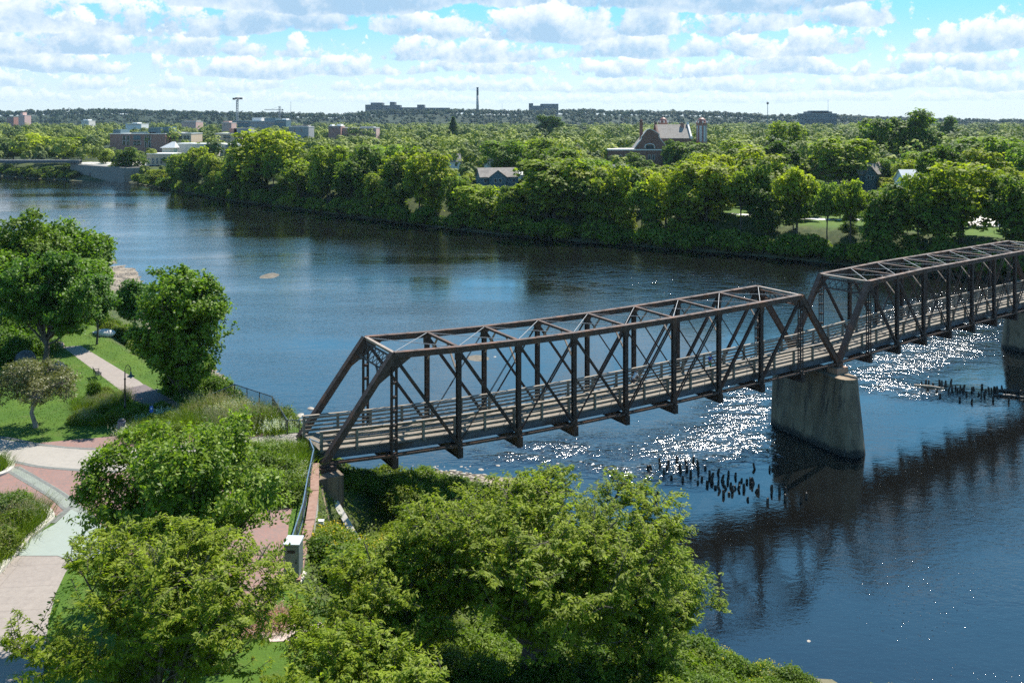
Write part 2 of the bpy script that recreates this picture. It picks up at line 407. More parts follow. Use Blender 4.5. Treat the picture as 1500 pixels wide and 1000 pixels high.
# the river: one sheet; 'riffle' says where the current breaks over stones, 'calm' where it lies flat
WX = lines([(-1600, -300, 26), (-300, -60, 3.0), (-60, 150, 1.5), (150, 420, 9), (420, 1600, 40)])
WY = lines([(-320, 30, 14), (30, 150, 1.5), (150, 300, 3.0), (300, 620, 7), (620, 1600, 33)])
X, Y, Q = grid(WX, WY)
def soft_ell(cx, cy, rx, ry, ang=0.0):
    """soft ellipse given in photo pixels on the water plane"""
    yy = 178 + F * CAMZ / np.maximum(Y, 1); xx = 750 + F * X / np.maximum(Y, 1)
    c, s = math.cos(R(ang)), math.sin(R(ang)); ux = (xx - cx) * c + (yy - cy) * s; uy = -(xx - cx) * s + (yy - cy) * c
    d = np.hypot(ux / rx, uy / ry); return np.clip(1.5 - d, 0, 1) * (Y > 20)
riff = np.zeros_like(X)
for a in ((1030, 655, 130, 36, -8), (930, 690, 90, 14, 8), (1085, 600, 60, 40, -25), (800, 660, 110, 18, -4), (1350, 520, 140, 30, -12), (1400, 460, 130, 40, -10), (1290, 560, 60, 14, 15),
          (1360, 575, 90, 12, 4), (1180, 520, 60, 26, -20)):
    riff = np.maximum(riff, soft_ell(*a) * (1.0 if a[0] != 1180 else .5))
riff = np.maximum(riff, .45 * soft_ell(1030, 420, 220, 34, 6)); riff = np.maximum(riff, .3 * soft_ell(1250, 445, 120, 30, 6))
glint = np.maximum.reduce([soft_ell(1350, 880, 95, 60), soft_ell(1400, 1000, 100, 25), .8 * soft_ell(960, 560, 230, 70, -8), .6 * soft_ell(1000, 430, 260, 45, 5), soft_ell(1370, 480, 160, 50)])
calm = np.maximum.reduce([.85 * soft_ell(1240, 730, 320, 70, -25), soft_ell(880, 770, 100, 70), soft_ell(700, 700, 150, 26), soft_ell(1050, 720, 130, 40), soft_ell(1150, 690, 80, 40)]) * (1 - np.clip(riff * 2, 0, 1))
me = np_mesh('river', np.stack([X, Y, np.zeros_like(X)], 1), Q, {'riffle': riff, 'calm': calm, 'glint': glint})
wm = bpy.data.materials.new('river_water'); wm.use_nodes = True; N = NT(wm.node_tree); bs = wm.node_tree.nodes['Principled BSDF']
co = N.node('ShaderNodeTexCoord').outputs['Object']
rf = N.node('ShaderNodeAttribute', attribute_name='riffle').outputs['Fac']; cl = N.node('ShaderNodeAttribute', attribute_name='calm').outputs['Fac']
co_s = N.node('ShaderNodeMapping', {'Vector': co, 'Rotation': (0, 0, R(-35)), 'Scale': (1.0, 1.8, 1.0)}).outputs[0]
wind = N.ss(N.noise(N.node('ShaderNodeMapping', {'Vector': co, 'Rotation': (0, 0, R(-30)), 'Scale': (0.5, 1.6, 1.0)}).outputs[0], 0.022, 4.0, 0.6), 0.32, 0.66, 0.25, 1.5)
w1 = N.noise(co_s, 0.55, 3.0, 0.55, 0.3); w2 = N.noise(co_s, 1.7, 3.0, 0.6, 0.2); w3 = N.noise(co, 5.5, 2.0, 0.6)
h = N.m('ADD', N.m('MULTIPLY', w1, 0.040), N.m('ADD', N.m('MULTIPLY', w2, 0.026), N.m('MULTIPLY', w3, 0.006)))
gl = N.node('ShaderNodeAttribute', attribute_name='glint').outputs['Fac']
spark = N.m('MULTIPLY', N.m('MULTIPLY', N.ss(N.noise(co, 3.4, 2.0, 0.6), 0.645, 0.76), gl), 0.022)
rip = N.m('MULTIPLY', N.m('MULTIPLY', N.m('ADD', N.noise(co_s, 1.15, 2.0, 0.6, 0.3), N.m('MULTIPLY', N.noise(co_s, 2.4, 2.0, 0.5), 0.35)), rf), N.m('MULTIPLY', N.ss(N.noise(co_s, 0.22, 3.0, 0.6), 0.36, 0.62, 0.25, 1.0), 0.27))
amp = N.m('MULTIPLY', N.m('MULTIPLY', wind, N.m('SUBTRACT', 1.0, N.m('MULTIPLY', cl, 0.80))), N.m('ADD', 1.0, N.m('MULTIPLY', rf, 0.5)))
h = N.m('ADD', N.m('ADD', N.m('MULTIPLY', h, amp), spark), rip)
bump = N.node('ShaderNodeBump', {'Strength': 1.0, 'Distance': 1.0, 'Height': h})
turb = N.noise(co, 0.16, 3.0, 0.6)
body = N.mix(N.ss(turb, 0.35, 0.65), c4((.0045, .0048, .0045)), c4((.006, .0068, .0065)))
foam_n = N.noise(N.node('ShaderNodeMapping', {'Vector': co, 'Rotation': (0, 0, R(25)), 'Scale': (0.7, 1.9, 1.0)}).outputs[0], 2.6, 7.0, 0.74, 0.6)
foam = N.ss(N.m('ADD', foam_n, N.m('MULTIPLY', rf, 0.22)), 0.79, 0.90)
foam = N.m('MULTIPLY', foam, N.ss(rf, 0.15, 0.5))
N.put(bs.inputs['Base Color'], N.mix(foam, body, c4((.55, .60, .63))))
N.put(bs.inputs['Roughness'], N.m('ADD', N.m('ADD', 0.055, N.m('MULTIPLY', rf, 0.055)), N.m('MULTIPLY', foam, 0.45))); bs.inputs['IOR'].default_value = 2.1
N.put(bs.inputs['Normal'], bump.outputs[0])
tag(link('river', me, wm), 'wide blue river with riffles around the pier and dark tree reflections', 'river', kind='structure')

# ------------------------------------------------------------------ truss bridge
STEEL = surf('bridge_steel', (.058, .036, .027), (.095, .062, .048), rough=.68, scale=3.0, c3=(.145, .066, .036), bump=.01, spec=.3)
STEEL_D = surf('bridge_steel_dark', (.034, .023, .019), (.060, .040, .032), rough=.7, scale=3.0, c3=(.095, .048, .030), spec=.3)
STEEL_B = surf('stringer_steel', (.075, .095, .115), (.12, .14, .16), rough=.45, scale=1.2, c3=(.07, .055, .05), metal=.3)
BRACE = surf('brace_steel', (.22, .165, .125), (.30, .24, .19), rough=.6, scale=2.0)
ROD = surf('rod_steel', (.30, .29, .28), (.42, .41, .40), rough=.45, scale=2.0, metal=.4)
DECK = paving('deck_planks', (.22, .18, .13), (.165, .135, .10), (.05, .04, .03), .19, 4.5, ms=.01, c3=(.27, .23, .175))
RAIL = surf('rail_wood', (.17, .14, .105), (.29, .245, .19), rough=.8, scale=1.6, stretch=(1, 6, 6), c3=(.12, .10, .08))
POSTW = surf('rail_post_wood', (.15, .14, .11), (.24, .22, .17), rough=.8, scale=3.0)
CONC = surf('pier_concrete', (.165, .118, .074), (.285, .208, .132), rough=.9, scale=.7, detail=8, c3=(.055, .050, .045), stretch=(1, 1, .35), bump=.05, bscale=2)
CONC_L = surf('pale_concrete', (.40, .37, .32), (.50, .47, .41), rough=.9, scale=1.2, c3=(.30, .27, .23))
PN = 5.4; BW = 5.75; BH = 7.41; DKZ = 0.68

def make_span(label, root, ang, rz_):
    """a ten-panel through truss; u along, w across (0 near truss, BW far truss), z up from the near bottom chord"""
    r = empty('truss_bridge_span', root, ang, label, 'bridge')
    B = lambda k, w, z=0.0: Vector((k * PN, w, rz_(k) + z))
    for w in (0.0, BW):
        s = 1 if w == 0 else -1
        m = MB()
        for k in range(1, 9):
            m.beam(B(k, w, BH), B(k + 1, w, BH), .40, .42)
            m.beam(B(k, w, BH + .235), B(k + 1, w, BH + .235), .50, .04)
        for k in range(2, 9): m.box(B(k, w, BH), (.62, .46, .50))
        for k in range(1, 9):
            for q in (.33, .66): m.box(B(k + q, w, BH + .27), (.28, .3, .035))
        m.build('top_chord', STEEL, r)
        m = MB()
        for k in range(10):
            for o in (-.17, .17): m.beam(B(k, w + o), B(k + 1, w + o), .05, .17)
        for k in range(11): m.tube((B(k, w - .32), B(k, w + .32)), .11, 8)
        m.build('bottom_chord', STEEL, r)
        for a, b in ((0, 1), (10, 9)):
            m = MB(); A, C_ = B(a, w), B(b, w, BH + .1)
            m.beam(A, C_, .46, .44, (0, 0, 1)); d = (C_ - A).normalized(); n = d.cross(Vector((0, 1, 0))); n = -n if n.z < 0 else n
            m.beam(A + n * .245, C_ + n * .245, .56, .04, n)
            m.box(A + Vector((0, 0, -.18)), (.8, .6, .45))
            m.build('end_post', STEEL, r)
            m = MB(); top = B(b, w, BH - .2); sg = 1 if b > a else -1
            t = .07
            pl = [top + Vector((-sg * .25, 0, .1)), top + Vector((sg * 1.55, 0, .02)), top + Vector((sg * .35, 0, -.75)), top - d * 2.15 + n * -.1]
            V_ = [p + Vector((0, -t, 0)) for p in pl] + [p + Vector((0, t, 0)) for p in pl]
            m.add(V_, ((0, 1, 2, 3), (7, 6, 5, 4), (0, 4, 5, 1), (1, 5, 6, 2), (2, 6, 7, 3), (3, 7, 4, 0)))
            m.build('gusset_plate', STEEL, r)
        for k in range(2, 9):
            m = MB()
            for o in (-.15, .15): m.beam(B(k, w + o, -.25), B(k, w + o, BH - .15), .05, .34, (1, 0, 0))
            m.beam(B(k, w, -.2), B(k, w, BH - .2), .26, .10, (1, 0, 0))
            m.box(B(k, w, BH - .45), (.5, .40, .7)); m.box(B(k, w, .12), (.48, .40, .6))
            m.build('vertical_post', STEEL_D, r)
        for k in (1, 9):
            m = MB()
            for a_ in (-.19, .19):
                for o in (-.13, .13): m.beam(B(k, w + o, -.3) + Vector((a_, 0, 0)), B(k, w + o, BH) + Vector((a_, 0, 0)), .07, .10, (1, 0, 0))
            q = .1
            while q < BH - .4:
                m.box(B(k, w, q), (.40, .30, .17)); q += 1.05
            m.box(B(k, w, BH - .4), (.6, .42, .8))
            m.build('hip_vertical', STEEL_D, r)
        for k in range(1, 5):
            for f in (1, -1):
                a = k if f == 1 else 10 - k; m = MB(); hw = .21 if k < 3 else .15
                for o in (-.12, .12): m.beam(B(a, w + o, BH - .1), B(a + f, w + o, .05), .045, hw, (1, 0, 0))
                m.build('diagonal', STEEL_D, r)
        for k, f in ((2, 1), (3, 1), (4, 1), (8, -1), (7, -1), (6, -1), (5, 1), (5, -1)):
            a = k; b = k + f
            if k == 5: continue
            m = MB()
            for o in (-.06, .06):
                m.tube((B(a, w + o, .05), B(b, w + o, BH - .1)), .028 if k in (2, 8) else .04, 6)
            p_ = B(a, w, .05).lerp(B(b, w, BH - .1), .42); dd = (B(b, w, BH) - B(a, w)).normalized()
            m.tube((p_ - dd * .25, p_ + dd * .25), .07, 6)
            m.build('counter_rod', STEEL_D, r)
    for k in range(1, 10):
        m = MB(); m.box(B(k, BW / 2, -.52), (.22, BW + .7, .70)); m.box(B(k, BW / 2, -.15), (.40, BW + .72, .045)); m.box(B(k, BW / 2, -.885), (.40, BW + .72, .045))
        for w in (-.2, BW + .2): m.box(B(k, w, -.5), (.44, .28, .80))
        m.build('floor_beam', STEEL_D, r)
        m = MB(); z = BH + .12
        m.beam(B(k, 0, z), B(k, BW, z), .20, .17); m.beam(B(k, 0, z + .1), B(k, BW, z + .1), .26, .03)
        m.build('top_strut', BRACE if k in (1, 9) else STEEL, r)
        if 1 < k < 9:
            for w, s in ((0, 1), (BW, -1)):
                m = MB(); m.beam(B(k, w + s * .12, BH - 2.0), B(k, w + s * 1.95, BH + .04), .09, .14, (1, 0, 0)); m.build('knee_brace', BRACE, r)
    for k in (1, 9):
        m = MB(); f = 1 if k == 1 else -1
        d = (B(k, 0, BH) - B(k - f, 0)).normalized()
        p = [B(k, w, BH - .05) - d * q for w in (0.2, BW - .2) for q in (0.15, 1.25)]
        m.beam(p[1], p[3], .10, .14, d); m.beam(p[0], p[2], .10, .16, d)
        nn = 7
        for i in range(nn):
            a = p[0].lerp(p[2], i / nn); b = p[1].lerp(p[3], (i + 1) / nn); a2 = p[1].lerp(p[3], i / nn); b2 = p[0].lerp(p[2], (i + 1) / nn)
            m.beam(a, b, .04, .07, d); m.beam(a2, b2, .04, .07, d)
        for w, s in ((0.1, 1), (BW - .1, -1)):
            q = B(k, w, BH) - d * 2.6; e = B(k, w + s * 1.6, BH) - d * 1.28; prev = q
            for i in range(1, 7):
                t = i / 6; c_ = (B(k, w + s * .25, BH) - d * 1.6); cur = q * (1 - t) ** 2 + c_ * 2 * t * (1 - t) + e * t * t
                m.beam(prev, cur, .09, .12, d); prev = cur
        m.build('portal_frame', STEEL, r)
    for k in range(1, 9):
        m = MB()
        m.tube((B(k, .1, BH + .2), B(k + 1, BW - .1, BH + .2)), .028, 6); m.tube((B(k, BW - .1, BH + .16), B(k + 1, .1, BH + .16)), .028, 6)
        m.build('lateral_rod', ROD, r)
    for w in (.78, 2.1, BW - 2.1, BW - .78):
        m = MB()
        for k in range(10):
            m.beam(B(k, w, DKZ - .36), B(k + 1, w, DKZ - .36), .10, .42); m.beam(B(k, w, DKZ - .58), B(k + 1, w, DKZ - .58), .26, .04); m.beam(B(k, w, DKZ - .14), B(k + 1, w, DKZ - .14), .26, .04)
        m.build('stringer', STEEL_B, r)
    m = MB()
    for k in range(10): m.beam(B(k, BW / 2, DKZ - .055), B(k + 1, BW / 2, DKZ - .055), BW - 1.5, .11)
    m.build('deck', DECK, r)
    for w, s in ((.86, 1), (BW - .86, -1)):
        rl = MB()
        for k in range(10): rl.beam(B(k, w - s * .02, DKZ + 1.36), B(k + 1, w - s * .02, DKZ + 1.36), .24, .06)
        rail = rl.build('railing', RAIL, r)
        for z, hh in ((1.20, .16), (.90, .13), (.60, .13), (.28, .19)):
            m = MB()
            for k in range(10): m.beam(B(k, w + s * .10, DKZ + z), B(k + 1, w + s * .10, DKZ + z), .05, hh)
            m.build('rail_board', RAIL, rail)
        n = 0; k = 0.02
        while k < 10:
            m = MB(); m.box(B(k, w - s * .03, DKZ + .62), (.17, .20, 1.42)); m.box(B(k, w - s * .10, DKZ - .02), (.22, .34, .16)); m.build('rail_post', POSTW, rail)
            k += .4985
    return r

Z0 = CAMZ - 24.943
A1, A2 = 0.5323, 0.6373
_k = [0, 2, 4, 5, 6, 8, 10]; _z = [.50, -.10, -.32, -.30, -.20, .06, .40]
def sag1(k): return float(np.interp(k, np.linspace(0, 10, 101), np.polyval(np.polyfit(_k, _z, 3), np.linspace(0, 10, 101))))
def sag2(k): return .42 + .36 * min(1.0, max(0.0, k) / 3.0)
span1 = make_span('near rusty truss span from the leafy bank to the first pier', (-13.436, 64.897, Z0), A1, sag1)
L10 = Vector((33.092, 92.303, Z0)); S2 = L10 + Vector((math.cos(A2), math.sin(A2), 0)) * (.10)
span2 = make_span('farther rusty truss span running out of the picture beyond the first pier', tuple(S2), A2, sag2)
def br(k, w, z=0.0):
    """world point on the first span"""
    c, s = math.cos(A1), math.sin(A1)
    return Vector((-13.436 + k * PN * c - w * s, 64.897 + k * PN * s + w * c, Z0 + sag1(k) + z))

# piers: tapered, round-nosed concrete with a brownstone bearing block
def pier(label, tn, tf, bn, bf, ht, hb, ztop):
    def outline(n_, f_, hw, z):
        n_ = Vector((n_[0], n_[1])); f_ = Vector((f_[0], f_[1])); d = (f_ - n_).normalized(); x = Vector((d.y, -d.x)); P = []
        for c_, sg in ((n_ + d * hw, -1), (f_ - d * hw, 1)):
            for i in range(9):
                a = math.pi * i / 8
                P.append(c_ + (x * math.cos(a) + d * math.sin(a)) * hw * (1 if sg == 1 else -1))
        return [(p.x, p.y, z) for p in P]
    r = empty('bridge_pier', (tn[0], tn[1], 0), 0, label, 'bridge pier')
    m = MB(); rings = []
    lv = [(-2.0, 1.12), (-.2, 1.03), (0.0, 1.0)] + [(ztop * t, 1 - t) for t in (.12, .25, .4, .55, .7, .85, .955)]
    V_ = []
    for z, q in lv:
        e = max(0, q - 1)
        o = outline([bn[i] * q + tn[i] * (1 - q) for i in (0, 1)], [bf[i] * q + tf[i] * (1 - q) for i in (0, 1)], hb * q + ht * (1 - q) + e * 1.0, z); V_.append(o)
    n = len(V_[0])
    fs_ = [(i * n + j, i * n + (j + 1) % n, (i + 1) * n + (j + 1) % n, (i + 1) * n + j) for i in range(len(V_) - 1) for j in range(n)]
    m.add([(p[0] - tn[0], p[1] - tn[1], p[2]) for o in V_ for p in o], fs_ + [tuple(range((len(V_) - 1) * n, len(V_) * n))])
    m.build('pier_shaft', CONC, r)
    m = MB(); o1 = outline(tn, tf, ht + .12, ztop * .957); n1 = len(o1); o2 = outline(tn, tf, ht + .12, ztop - .02)
    m.add([(p[0] - tn[0], p[1] - tn[1], p[2]) for p in o1 + o2], [(j, (j + 1) % n1, n1 + (j + 1) % n1, n1 + j) for j in range(n1)] + [tuple(range(n1, 2 * n1)), tuple(reversed(range(n1)))])
    m.build('pier_cap', CONC, r)
    return r
BEAR = surf('bearing_stone', (.30, .17, .11), (.38, .23, .15), rough=.8, scale=2)
_n = NT(CONC.node_tree); _b = CONC.node_tree.nodes['Principled BSDF']; _old = _b.inputs['Base Color'].links[0].from_socket
_co = _n.node('ShaderNodeTexCoord').outputs['Object']; _zz = _n.node('ShaderNodeSeparateXYZ', {0: _co}).outputs[2]
_tide = _n.ss(_n.m('ADD', _zz, _n.m('MULTIPLY', _n.noise(_co, 1.1, 4.0, 0.6), 1.2)), 1.5, 0.9)
_rn = _n.ss(_n.noise(_n.node('ShaderNodeMapping', {'Vector': _co, 'Scale': (1.4, 1.4, .06)}).outputs[0], 1.3, 4.0, 0.6), .52, .66, 0, .75)
_lift = _n.ss(_n.m('ABSOLUTE', _n.m('SUBTRACT', _n.m('FRACT', _n.m('DIVIDE', _zz, 1.55)), .5)), .485, .5, 0, .6)
_n.put(_b.inputs['Base Color'], _n.mix(_lift, _n.mix(_rn, _n.mix(_tide, _old, c4((.028, .026, .022))), c4((.045, .042, .038))), c4((.05, .045, .04))))
pr1 = pier('tapered concrete pier under the joint of the two truss spans', (33.75, 89.6), (29.1, 99.9), (33.8, 88.0), (28.7, 98.9), 1.05, 1.5, Z0 - .50)
m = MB()
for w in (0, BW):
    p = br(10, w) - Vector((33.75, 89.6, 0)); m.box((p.x, p.y, Z0 - .22), (1.7, 1.2, .56), A1)
m.build('bearing_block', BEAR, pr1)
e2 = Vector((S2.x + 10 * PN * math.cos(A2), S2.y + 10 * PN * math.sin(A2), 0)); wv = Vector((-math.sin(A2), math.cos(A2), 0))
q1, q2 = e2 - wv * 2.6, e2 + wv * (BW + 2.6); b1, b2 = e2 - wv * 4.4, e2 + wv * (BW + 3.4)
pr2 = pier('second concrete pier at the right edge under the farther truss span', tuple(q1[:2]), tuple(q2[:2]), tuple(b1[:2]), tuple(b2[:2]), 1.05, 1.75, Z0 - .1)
m = MB()
for w in (0, BW):
    p = e2 + wv * w - q1; m.box((p.x, p.y, Z0 + .16), (1.7, 1.2, .56), A2)
m.build('bearing_block', BEAR, pr2)

# ------------------------------------------------------------------ foliage
def unit(a): return a / (np.linalg.norm(a, axis=-1, keepdims=True) + 1e-9)

def leaf_quads(rng, pos, nrm, l, w, tone, fold=.12, droop=0.0, along=None):
    """one four-cornered leaf per position"""
    n = len(pos); t = rng.normal(size=(n, 3)) if along is None else along + rng.normal(size=(n, 3)) * .35
    t = unit(t - nrm * (t * nrm).sum(1, keepdims=True)); b = np.cross(nrm, t)
    s = rng.uniform(.7, 1.25, (n, 1)); L = l * s / 2; Wd = w * s / 2
    tip = pos + t * L - nrm * (droop * L); tail = pos - t * L
    v = np.stack([tail, pos + b * Wd + nrm * fold * Wd, tip, pos - b * Wd + nrm * fold * Wd], 1).reshape(-1, 3)
    q = np.arange(n * 4).reshape(-1, 4)
    return v, q, tone

def lobes_for(rng, rad, nl, low=-.35, rl=(.30, .46), shell=(.45, .74)):
    rad = np.array(rad, float); d = unit(rng.normal(size=(nl * 3, 3))); d = d[d[:, 2] > low][:nl]
    c = d * rad * rng.uniform(shell[0], shell[1], (len(d), 1)); r = rng.uniform(rl[0], rl[1], len(d)) * rad.mean()
    return c, r

def crown_np(rng, rad, nl, nc, nf, leaf, spread, low=-.35, rl=(.30, .46), shell=(.45, .74), flat=.6, up=.5, droop=.2, jit=.6, fold=.12, outward=.7):
    """leaves in clumps over many lobes; returns verts, quads, tone and the lobe and clump centres"""
    c, r = lobes_for(rng, rad, nl, low, rl, shell); P, Nn, T, A, CL = [], [], [], [], []
    for i in range(len(c)):
        m = max(4, int(nc * (r[i] / r.mean()) ** 2))
        d = unit(rng.normal(size=(m, 3)) + np.array([0, 0, .35])); p = c[i] + d * r[i] * rng.uniform(.72, 1.06, (m, 1)) * np.array([1, 1, .85])
        keep = np.ones(m, bool)
        for j in range(len(c)):
            if j != i: keep &= np.linalg.norm(p - c[j], axis=1) > r[j] * .74
        p, d = p[keep], d[keep]; CL.append((i, p)); lt = rng.normal(0, .10)
        for q, dd in zip(p, d):
            k = max(3, int(nf * rng.uniform(.6, 1.4)))
            g = rng.normal(size=(k, 3)) * spread * np.array([1, 1, flat])
            P.append(q + g); A.append(unit(g + dd * .3))
            Nn.append(unit(outward * dd + np.array([0, 0, up]) + rng.normal(size=(k, 3)) * jit)); T.append(np.clip(.5 + lt + rng.normal(0, .13) + rng.normal(0, .13, k), 0, 1))
    P, Nn, T, A = np.concatenate(P), np.concatenate(Nn), np.concatenate(T), np.concatenate(A)
    v, q, t = leaf_quads(rng, P, Nn, leaf[0], leaf[1], T, fold, droop, A)
    return v, q, t, c, CL

BARK = surf('bark', (.055, .045, .036), (.105, .088, .070), rough=.95, scale=6, stretch=(1, 1, .25), bump=.03)
BARK_P = surf('pale_bark', (.16, .14, .12), (.25, .22, .19), rough=.95, scale=6, stretch=(1, 1, .3), bump=.02)
LEAF_MAPLE = leafmat('leaf_dark_maple', (.052, .105, .014), (.180, .270, .036), .42, .22, .5)
LEAF_LOCUST = leafmat('leaf_locust', (.105, .160, .012), (.310, .365, .030), .50, .2, .55)
LEAF_FAR = leafmat('leaf_broad', (.070, .115, .014), (.290, .345, .040), .50, .18, .6)
LEAF_HERB = leafmat('leaf_herb', (.060, .108, .012), (.185, .245, .032), .42, .2, .55)
LEAF_CRAB = leafmat('leaf_crab', (.075, .088, .022), (.205, .215, .065), .3, .35, .5)

def limbs(rng, mb, base, tips, r0, fork, wander=.25, n=6, minr=.018, ppow=.5):
    """a trunk to the fork, then a bent limb to each tip"""
    base = Vector(base); fork = Vector(fork); mid = base.lerp(fork, .5) + Vector((rng.normal() * .12, rng.normal() * .12, 0))
    mb.tube([base - Vector((0, 0, .3)), base + Vector((0, 0, .25)), mid, fork], [r0 * 1.5, r0 * 1.08, r0 * .9, r0 * .72], 9)
    for t in tips:
        t = Vector(t); d = (t - fork).length; st = fork - Vector((0, 0, rng.uniform(0, .25) * (fork - base).length))
        a = st.lerp(t, .4) + Vector((rng.normal(), rng.normal(), abs(rng.normal()) + .3)) * wander * d * .35
        pts = []
        for i in range(n + 1):
            u = i / n; pts.append(st * (1 - u) ** 2 + a * 2 * u * (1 - u) + t * u * u)
        rr = r0 * rng.uniform(.30, .5)
        mb.tube(pts, [max(minr, rr * (1 - u / n) ** .8) for u in range(n)] + [minr], 5, cap=False)

def tree_thing(name, rng, rad, cz, r0, lobe_tips, crown, leaf_mat, bark, twigs=None, fork_f=.5):
    """Empty > trunk, crown (the tree stands at the origin)"""
    v, q, t, c, CL = crown
    t_ = empty(name)
    mb = MB(); tips = [(p[0], p[1], p[2] + cz) for p in c[:lobe_tips]]
    fk = max(.8, cz - rad[2] * fork_f); limbs(rng, mb, (0, 0, 0), tips, r0, (0, 0, fk))
    if twigs:
        for i, ps in CL:
            for p in ps[rng.random(len(ps)) < twigs]:
                a = Vector((c[i][0], c[i][1], c[i][2] + cz)); b = Vector((p[0], p[1], p[2] + cz)); m_ = a.lerp(b, .5) + Vector((0, 0, -.12 * (b - a).length))
                mb.tube((a, m_, b), (.028, .018, .006), 4, cap=False)
    tr = mb.build('trunk', bark, t_, smooth=True)
    v = v.copy(); v[:, 2] += cz
    cr = link('crown', np_mesh('crown', v, q, {'tone': t}), leaf_mat, t_)
    return t_, [(tr, []), (cr, [])]

# ------------------------------------------------------------------ the park on the near bank
CONC_P = paving('walk_concrete', (.31, .28, .235), (.335, .30, .255), (.22, .20, .175), 2.6, 2.6, ms=.018, offset=0.0, c3=(.30, .27, .23), rot=.35)
CONC_W = paving('walk_concrete_warm', (.28, .235, .20), (.30, .255, .215), (.17, .14, .12), 4.2, 2.4, ms=.02, offset=0.0, c3=(.24, .205, .175), rot=-.12)
CONC_G = paving('pad_concrete_green', (.235, .27, .232), (.26, .295, .25), (.22, .25, .215), 2.6, 2.2, ms=.012, offset=0.0, c3=(.27, .305, .265), rot=.6)
BRICKP = paving('brick_pavers', (.29, .125, .090), (.175, .105, .092), (.15, .115, .10), .26, .13, ms=.012, c3=(.265, .15, .122), rot=.5)
BRICKD = paving('dark_pavers', (.15, .105, .105), (.12, .095, .095), (.08, .07, .07), .22, .11, ms=.012, c3=(.18, .13, .125))
SLATE = surf('slate_border', (.11, .115, .105), (.155, .16, .145), rough=.85, scale=5)
COBBLE = paving('green_cobbles', (.24, .265, .21), (.19, .215, .17), (.12, .13, .11), .16, .13, ms=.02, c3=(.28, .30, .25))
CURB = surf('curb_concrete', (.42, .39, .34), (.48, .45, .39), rough=.9, scale=2.5, c3=(.40, .36, .31))

def sheet(name, pts, mat, lift, label=None, z=PLZ, kind='structure', raw=False):
    P = [px(x, y, z) for x, y in pts] if not raw else [Vector((p[0], p[1], z)) for p in pts]
    bm = bmesh.new(); vs_ = [bm.verts.new((p.x, p.y, z + lift)) for p in P]; f = bm.faces.new(vs_)
    if f.normal.z < 0: f.normal_flip()
    bmesh.ops.triangulate(bm, faces=bm.faces); me = bpy.data.meshes.new(name); bm.to_mesh(me); bm.free()
    o = link(name, me, mat); return tag(o, label, None, None, kind)

def smooth_line(pts, n=8):
    """Catmull-Rom through points"""
    P = [Vector(p) for p in pts]; out = []
    for i in range(len(P) - 1):
        a, b, c, d = P[max(i - 1, 0)], P[i], P[i + 1], P[min(i + 2, len(P) - 1)]
        for k in range(n):
            t = k / n; out.append(.5 * ((2 * b) + (c - a) * t + (2 * a - 5 * b + 4 * c - d) * t * t + (3 * b - a - 3 * c + d) * t ** 3))
    return out + [P[-1]]

def band(line, w):
    """left and right edges of a strip of width w about an xy line"""
    L, Rr = [], []
    for i, p in enumerate(line):
        d = (line[min(i + 1, len(line) - 1)] - line[max(i - 1, 0)]).normalized(); n = Vector((-d.y, d.x, 0)); L.append(p + n * w / 2); Rr.append(p - n * w / 2)
    return L, Rr

def strip(name, pts, w, mat, lift, label=None):
    L, Rr = band(smooth_line([px(x, y, PLZ) for x, y in pts]), w); n = len(L)
    V_ = [(p.x, p.y, PLZ + lift) for p in L + Rr]; me = bpy.data.meshes.new(name)
    me.from_pydata(V_, [], [(i, n + i, n + i + 1, i + 1) for i in range(n - 1)]); me.update()
    return tag(link(name, me, mat), label, None, None, 'structure')

sheet('brick_plaza', [(-60, 655), (60, 648), (175, 638), (330, 628), (438, 640), (452, 652), (440, 700), (424, 760), (414, 850), (396, 885), (330, 890), (230, 850), (128, 772), (75, 752), (20, 742), (-60, 735)], BRICKP, .004, 'plaza of red brick pavers at the bridge head')
sheet('concrete_walk', [(-80, 640), (0, 642), (60, 653), (130, 659), (215, 657), (300, 648), (352, 642), (438, 634), (444, 650), (352, 668), (260, 686), (160, 690), (95, 687), (40, 680), (0, 671), (-80, 660)], CONC_P, .010, 'pale concrete walk sweeping to the bridge')
strip('slate_edge', [(-80, 638), (0, 640), (60, 651), (130, 657), (215, 655), (300, 646)], .32, SLATE, .014, 'thin dark slate band on the far edge of the walk')
strip('slate_edge', [(-40, 668), (20, 676), (55, 683), (110, 688), (165, 691), (250, 687)], .34, SLATE, .014, 'dark slate band on the near edge of the walk')
strip('cobble_band', [(18, 686), (40, 699), (62, 712), (85, 726), (104, 742), (130, 762)], 1.02, COBBLE, .016, 'curved band of green cobbles through the brick')
for a in ([(23, 683), (46, 695), (68, 708), (92, 723), (112, 739), (136, 758)], [(11, 689), (33, 702), (55, 716), (78, 731), (97, 748), (122, 766)]):
    strip('slate_edge', a, .20, SLATE, .020, 'thin dark line beside the green cobble band')
strip('slate_edge', [(76, 766), (92, 752), (106, 741)], .42, SLATE, .022, 'short dark band at the top of the green concrete pad')
sheet('green_pad', [(104, 746), (150, 770), (190, 790), (160, 810), (112, 823), (84, 814), (14, 814), (58, 780), (80, 768)], CONC_G, .026, 'pale green concrete pad between planter and tree')
sheet('lower_walk', [(18, 806), (60, 806), (112, 818), (96, 838), (82, 868), (72, 905), (66, 950), (62, 1040), (-160, 1040), (-80, 900), (-26, 858)], CONC_W, .010, 'warm concrete walk leading down the left edge')
sheet('garden_path', [(92, 508), (118, 506), (204, 558), (214, 566), (180, 574)], CONC_W, .006, 'pale concrete path through the lawn')
sheet('dark_path', [(176, 571), (212, 563), (252, 585), (215, 594), (196, 586)], BRICKD, .012, 'dark paver section of the garden path')
